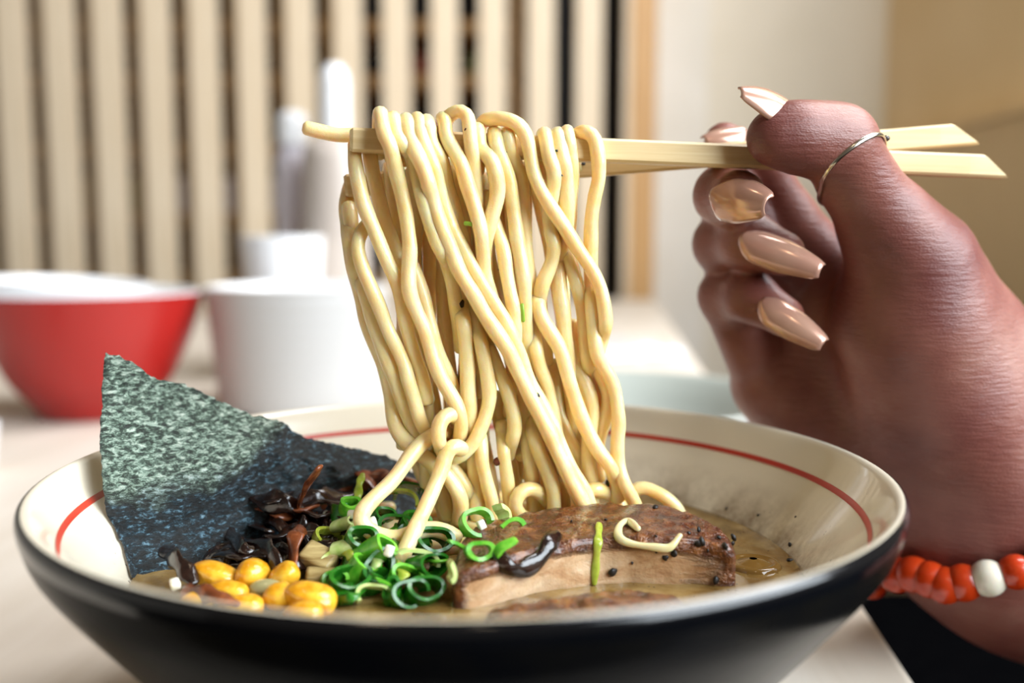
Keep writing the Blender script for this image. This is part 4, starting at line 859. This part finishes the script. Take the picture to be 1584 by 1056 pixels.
creases = [cre([(1128, 545, 62), (1140, 530, 60), (1156, 512, 60)], 1.1, 1.6), cre([(1150, 603, 68), (1175, 582, 66), (1206, 556, 66)], 1.2, 1.7),
           cre([(1225, 592, 60), (1243, 572, 60), (1262, 545, 62)], 1.0, 1.8), cre([(1320, 545, 36), (1330, 590, 36), (1350, 640, 40)], 1.0, 2.2),
           cre([(1276, 372, 28), (1320, 380, 25), (1370, 384, 26)], 0.55, 1.5), cre([(1284, 412, 32), (1330, 408, 27), (1385, 402, 27)], 0.55, 1.5), cre([(1282, 345, 27), (1315, 352, 24), (1350, 352, 26)], 0.4, 1.4),
           cre([(1092, 340, 44), (1110, 342, 40), (1140, 346, 38)], 0.7, 1.4), cre([(1092, 418, 50), (1115, 412, 44), (1145, 420, 42)], 0.7, 1.4), cre([(1245, 500, 70), (1268, 530, 64), (1300, 560, 52)], 1.0, 2.0), cre([(1340, 640, 44), (1330, 690, 50), (1345, 740, 56)], 0.8, 2.2), cre([(1288, 440, 36), (1330, 432, 30), (1375, 428, 28)], 0.35, 1.3), cre([(1247, 250, 16), (1255, 270, 18), (1262, 290, 20)], 0.5, 1.5)]
# coarse bounds, then naive surface nets
allj = np.array(thumb+thenar+dors+fore+hypo+ulna+[j for f_ in fin.values() for j in f_])
lo = (allj[:, :3]-allj[:, 3:4]).min(0)-0.004; hi = (allj[:, :3]+allj[:, 3:4]).max(0)+0.004
def surface_nets(lo, hi, h):
    n = np.ceil((hi-lo)/h).astype(int)+1
    # two-level evaluation: skip blocks far from the skin
    B = 8; D = np.full(tuple(n), 1.0, np.float32)
    bx, by, bz = [np.arange(0, q, B) for q in n]
    cg = np.stack(np.meshgrid(bx, by, bz, indexing='ij'), -1).reshape(-1, 3)
    cc_ = lo+(cg+B/2)*h; dc = hand_sdf(cc_)
    act = np.abs(dc) < B*h*0.95+0.003; D_in = dc < 0
    for (i, j, k_), ins in zip(cg[~act], D_in[~act]):
        if ins: D[i:i+B, j:j+B, k_:k_+B] = -1.0
    ac = cg[act]; off = np.stack(np.meshgrid(*[np.arange(B)]*3, indexing='ij'), -1).reshape(-1, 3)
    for s in range(0, len(ac), 400):
        ii = (ac[s:s+400, None, :]+off[None]).reshape(-1, 3); ok = (ii < n).all(1); ii = ii[ok]
        D[ii[:, 0], ii[:, 1], ii[:, 2]] = hand_sdf(lo+ii*h)
    S_ = D < 0; nx, ny, nz_ = n
    cnt = np.zeros((nx-1, ny-1, nz_-1), np.int32); acc = np.zeros((nx-1, ny-1, nz_-1, 3), np.float32)
    cor = [(a, b, c) for a in (0, 1) for b in (0, 1) for c in (0, 1)]
    sub = lambda M, c: M[c[0]:nx-1+c[0], c[1]:ny-1+c[1], c[2]:nz_-1+c[2]]
    for a in cor:
        for ax in range(3):
            if a[ax]: continue
            b = list(a); b[ax] = 1; da, db = sub(D, a), sub(D, b); x = (da < 0) != (db < 0)
            t_ = np.where(x, da/np.where(x, da-db, 1), 0); cnt += x
            for q in range(3): acc[..., q] += np.where(x, a[q]+(t_ if q == ax else 0), 0)
    m = cnt > 0; idx = np.full(m.shape, -1, np.int64); idx[m] = np.arange(m.sum())
    base = np.stack(np.where(m), 1); V = lo+h*(base+acc[m]/cnt[m][:, None])
    faces = []
    for ax in range(3):
        u, w = [(1, 2), (2, 0), (0, 1)][ax]
        s0 = [slice(None)]*3; s1 = [slice(None)]*3; s0[ax] = slice(0, -1); s1[ax] = slice(1, None)
        x = S_[tuple(s0)] != S_[tuple(s1)]; e = np.stack(np.where(x), 1); ins = S_[tuple(s0)][x]
        ok = (e[:, u] > 0) & (e[:, w] > 0) & (e[:, u] < n[u]-1) & (e[:, w] < n[w]-1) & (e[:, ax] < n[ax]-1); e = e[ok]; ins = ins[ok]
        def g(du, dw):
            q = e.copy(); q[:, u] -= du; q[:, w] -= dw; return idx[q[:, 0], q[:, 1], q[:, 2]]
        Q = np.stack([g(1, 1), g(0, 1), g(0, 0), g(1, 0)], 1); Q[~ins] = Q[~ins][:, ::-1]; faces.append(Q)
    return V, np.vstack(faces)
Vh, Fh = surface_nets(lo, hi, 0.00115)
t = NT('skin'); t.set(Roughness=0.42, Subsurface_Weight=0.25, Subsurface_Scale=0.004, Specular_IOR_Level=0.45)
t.b.inputs['Subsurface Radius'].default_value = (1.0, 0.35, 0.2)
n1 = t.noise(28, 5); n2 = t.noise(110, 4); c1 = t.ramp(n1, [(0.35, srgb('733E37')), (0.55, srgb('8B564A')), (0.72, srgb('9E7062'))])
t.color(c1); n3 = t.voro(1500, t.co('Object', (1, 1, 1.7), (0.3, 0.4, 0.2))); n4 = t.noise(420, 5, t.co('Object', (0.3, 0.8, 2.2), (0, 0.25, 0)))
t.bump(t.math('ADD', t.math('MULTIPLY', n3, 0.25), t.math('MULTIPLY', n4, 1.4)), 0.4, 0.0007); M_skin = t.m
person = mesh('person', Vh, Fh, M_skin)
cs = person.modifiers.new('smooth', 'CORRECTIVE_SMOOTH') if False else person.modifiers.new('smooth', 'SMOOTH'); cs.iterations = 3; cs.factor = 0.5
tag(person, 'right hand with long pearly nails holding chopsticks, forearm entering from the right', 'person')
# black sleeve on the forearm, outside the picture
sl_ = [AY(2060, 1157, 116), AY(2200, 1260, 132), AY(2360, 1378, 151)]
v, f = tube(catmull(np.array(sl_), 14), np.linspace(0.040, 0.047, 14), 28); mesh('sleeve', v, f, M_blk, person)
# nails
t = NT('pearly nail polish'); t.set(Roughness=0.2, Metallic=0.3, Coat_Weight=0.5, Coat_Roughness=0.06)
t.color(t.ramp(t.noise(60, 2), [(0.3, srgb('B98674')), (0.7, srgb('CBA28A'))])); M_nail = t.m
def nail(base, tip, width, nrm, bow=0.25, taper=0.45, curve=1.2):
    a, b = AY(*base), AY(*tip); d = b-a; L = np.linalg.norm(d); d /= L; n_ = np.array(nrm, float); n_ -= d*(n_@d); n_ /= np.linalg.norm(n_); s_ = np.cross(d, n_)
    v, f = [], []; NU, NV = 22, 12
    for i in range(NU+1):
        u = i/NU; w = width/2*(math.sin(min(1.0, (u+0.02)/0.30)*math.pi/2)**0.6)
        if u > 0.5: w *= 1-taper*((u-0.5)/0.5)**1.4
        if u > 0.93: w *= 1-0.22*((u-0.93)/0.07)**2
        for j in range(NV+1):
            q = (j/NV-0.5)*2; lift = -curve*0.5*width*0.55*(1-math.cos(q*1.15))/(1-math.cos(1.15))*(w/(width/2))
            arch = bow*L*0.35*math.sin(u*math.pi*0.75)
            tipc = -0.06*L*(q*q) if u > 0.97 else 0
            v.append(a+d*(L*u+tipc*-0.3)+s_*(w*math.sin(q*1.15)/math.sin(1.15))+n_*(lift+arch))
    for i in range(NU):
        for j in range(NV): p = i*(NV+1)+j; f.append((p, p+1, p+NV+2, p+NV+1))
    o = mesh('fingernail', v, f, M_nail, person); sm = o.modifiers.new('thickness', 'SOLIDIFY'); sm.thickness = 0.0006; sm.offset = -1
    return o
nail((1178, 462, 36), (1274, 532, 28), 0.0104, (0.15, -1, 0.35))
nail((1146, 362, 32), (1270, 418, 24), 0.0112, (0.15, -1, 0.4))
nail((1098, 296, 23), (1187, 316, 8), 0.0128, (-0.55, -0.9, 0.35))
nail((1236, 170, 18), (1143, 145, 13), 0.0125, (0.15, -0.8, 0.7), 0.3, 0.62, 0.8)
nail((1152, 197, 51), (1089, 216, 48), 0.0092, (0.1, -0.6, 0.8))

# ring on the thumb -------------------------------------------------------------------
M_silver = NT('silver').set(Base_Color=srgb('D6CDBE'), Metallic=1.0, Roughness=0.2).m
ja, jb = AY(1326, 280, 31), AY(1297, 222, 25); ax = jb-ja; ax /= np.linalg.norm(ax)
rc = AY(1316, 266, 29.5); ax[1] = 0.42; ax /= np.linalg.norm(ax)
e1 = np.cross(ax, [0, 1, 0]); e1 /= np.linalg.norm(e1); e2 = np.cross(ax, e1)
v, f = [], []; NR, NS = 72, 8; RR = 0.0103
sr = np.linspace(0.005, 0.022, 120); RS = []
for i in range(NR):
    a = 2*math.pi*i/NR; rd = e1*math.cos(a)+e2*math.sin(a); dd = hand_sdf(rc+sr[:, None]*rd); w_ = np.where(dd > 0)[0]; RS.append(sr[w_[0]] if len(w_) else 0.014)
RS = np.array(RS)
for _ in range(6): RS = 0.5*RS+0.25*np.roll(RS, 1)+0.25*np.roll(RS, -1)
RS += 0.0002
for i in range(NR):
    a = 2*math.pi*i/NR; rd = e1*math.cos(a)+e2*math.sin(a)
    for j in range(NS):
        b = 2*math.pi*j/NS; v.append(rc+rd*(RS[i]+0.00045*math.cos(b))+ax*0.0008*math.sin(b))
for i in range(NR):
    for j in range(NS): f.append((i*NS+j, i*NS+(j+1) % NS, ((i+1) % NR)*NS+(j+1) % NS, ((i+1) % NR)*NS+j))
rg = empty('thumb_ring', rc); tag(rg, 'thin silver ring with a small stone worn on the thumb', 'ring')
o = mesh('band', np.array(v)-rc, f, M_silver, rg)
v, f = ICO[2]; st_ = AY(1354, 237, 26)
dst = (st_-rc); dst -= ax*(dst@ax); dst = dst/np.linalg.norm(dst); ia = int(round(math.atan2(dst@e2, dst@e1)/(2*math.pi)*NR)) % NR; dst = dst*(RS[ia]+0.0005)
mesh('stone', v*np.array([0.0011, 0.0011, 0.0009])+dst, f, mat('ring stone', '4A4038', 0.1), rg, False)

# bead bracelet ---------------------------------------------------------------------------
t = NT('orange bead'); t.set(Base_Color=srgb('C43C12'), Roughness=0.25, Subsurface_Weight=0.5, Subsurface_Scale=0.004, Coat_Weight=0.2); M_or = t.m
M_wb = NT('white bead').set(Base_Color=srgb('E8DFCB'), Roughness=0.25, Subsurface_Weight=0.2, Subsurface_Scale=0.002).m
arc = [(1404, 868, 52), (1417, 882, 45), (1438, 896, 40), (1462, 905, 37), (1490, 901, 35), (1527, 887, 34), (1562, 868, 35), (1594, 843, 37), (1622, 815, 40), (1648, 785, 45), (1668, 755, 52)]
C3 = [AY(*p) for p in arc]
cen = np.mean(C3, 0)+np.array([0.004, 0.03, 0.004])
backp = [AY(1680, 725, 70), AY(1670, 705, 84), AY(1630, 720, 98), AY(1580, 745, 104), AY(1520, 785, 104), AY(1460, 820, 98), AY(1420, 845, 86), AY(1402, 858, 68)]
br = empty('bead_bracelet', cen); tag(br, 'orange bead bracelet with one white bead worn around the wrist', 'bracelet')
def push(p, r):
    for _ in range(25):
        d0 = hand_sdf(p[None])[0]
        if d0 >= r*0.97: break
        e = 0.0005; g = np.array([hand_sdf((p+np.eye(3)[q]*e)[None])[0]-d0 for q in range(3)])/e; p = p+g/np.linalg.norm(g)*(r-d0)*0.6
    return p
C3 = [push(p, 0.0054) for p in C3]; backp = [push(p, 0.0054) for p in backp]
v0, f0 = ICO[3]
for i, p in enumerate(C3+backp):
    r = 0.0052 if i != 5 else 0.0054
    if i < 5: r = 0.0056
    mesh('bead', v0*r, f0, M_wb if i == 5 else M_or, br, True, p-cen)
LP = np.array(C3+backp+C3[:1]); v, f = tube(catmull(LP, 80), 0.0006, 6); mesh('cord', np.array(v)-cen, f, M_or, br)
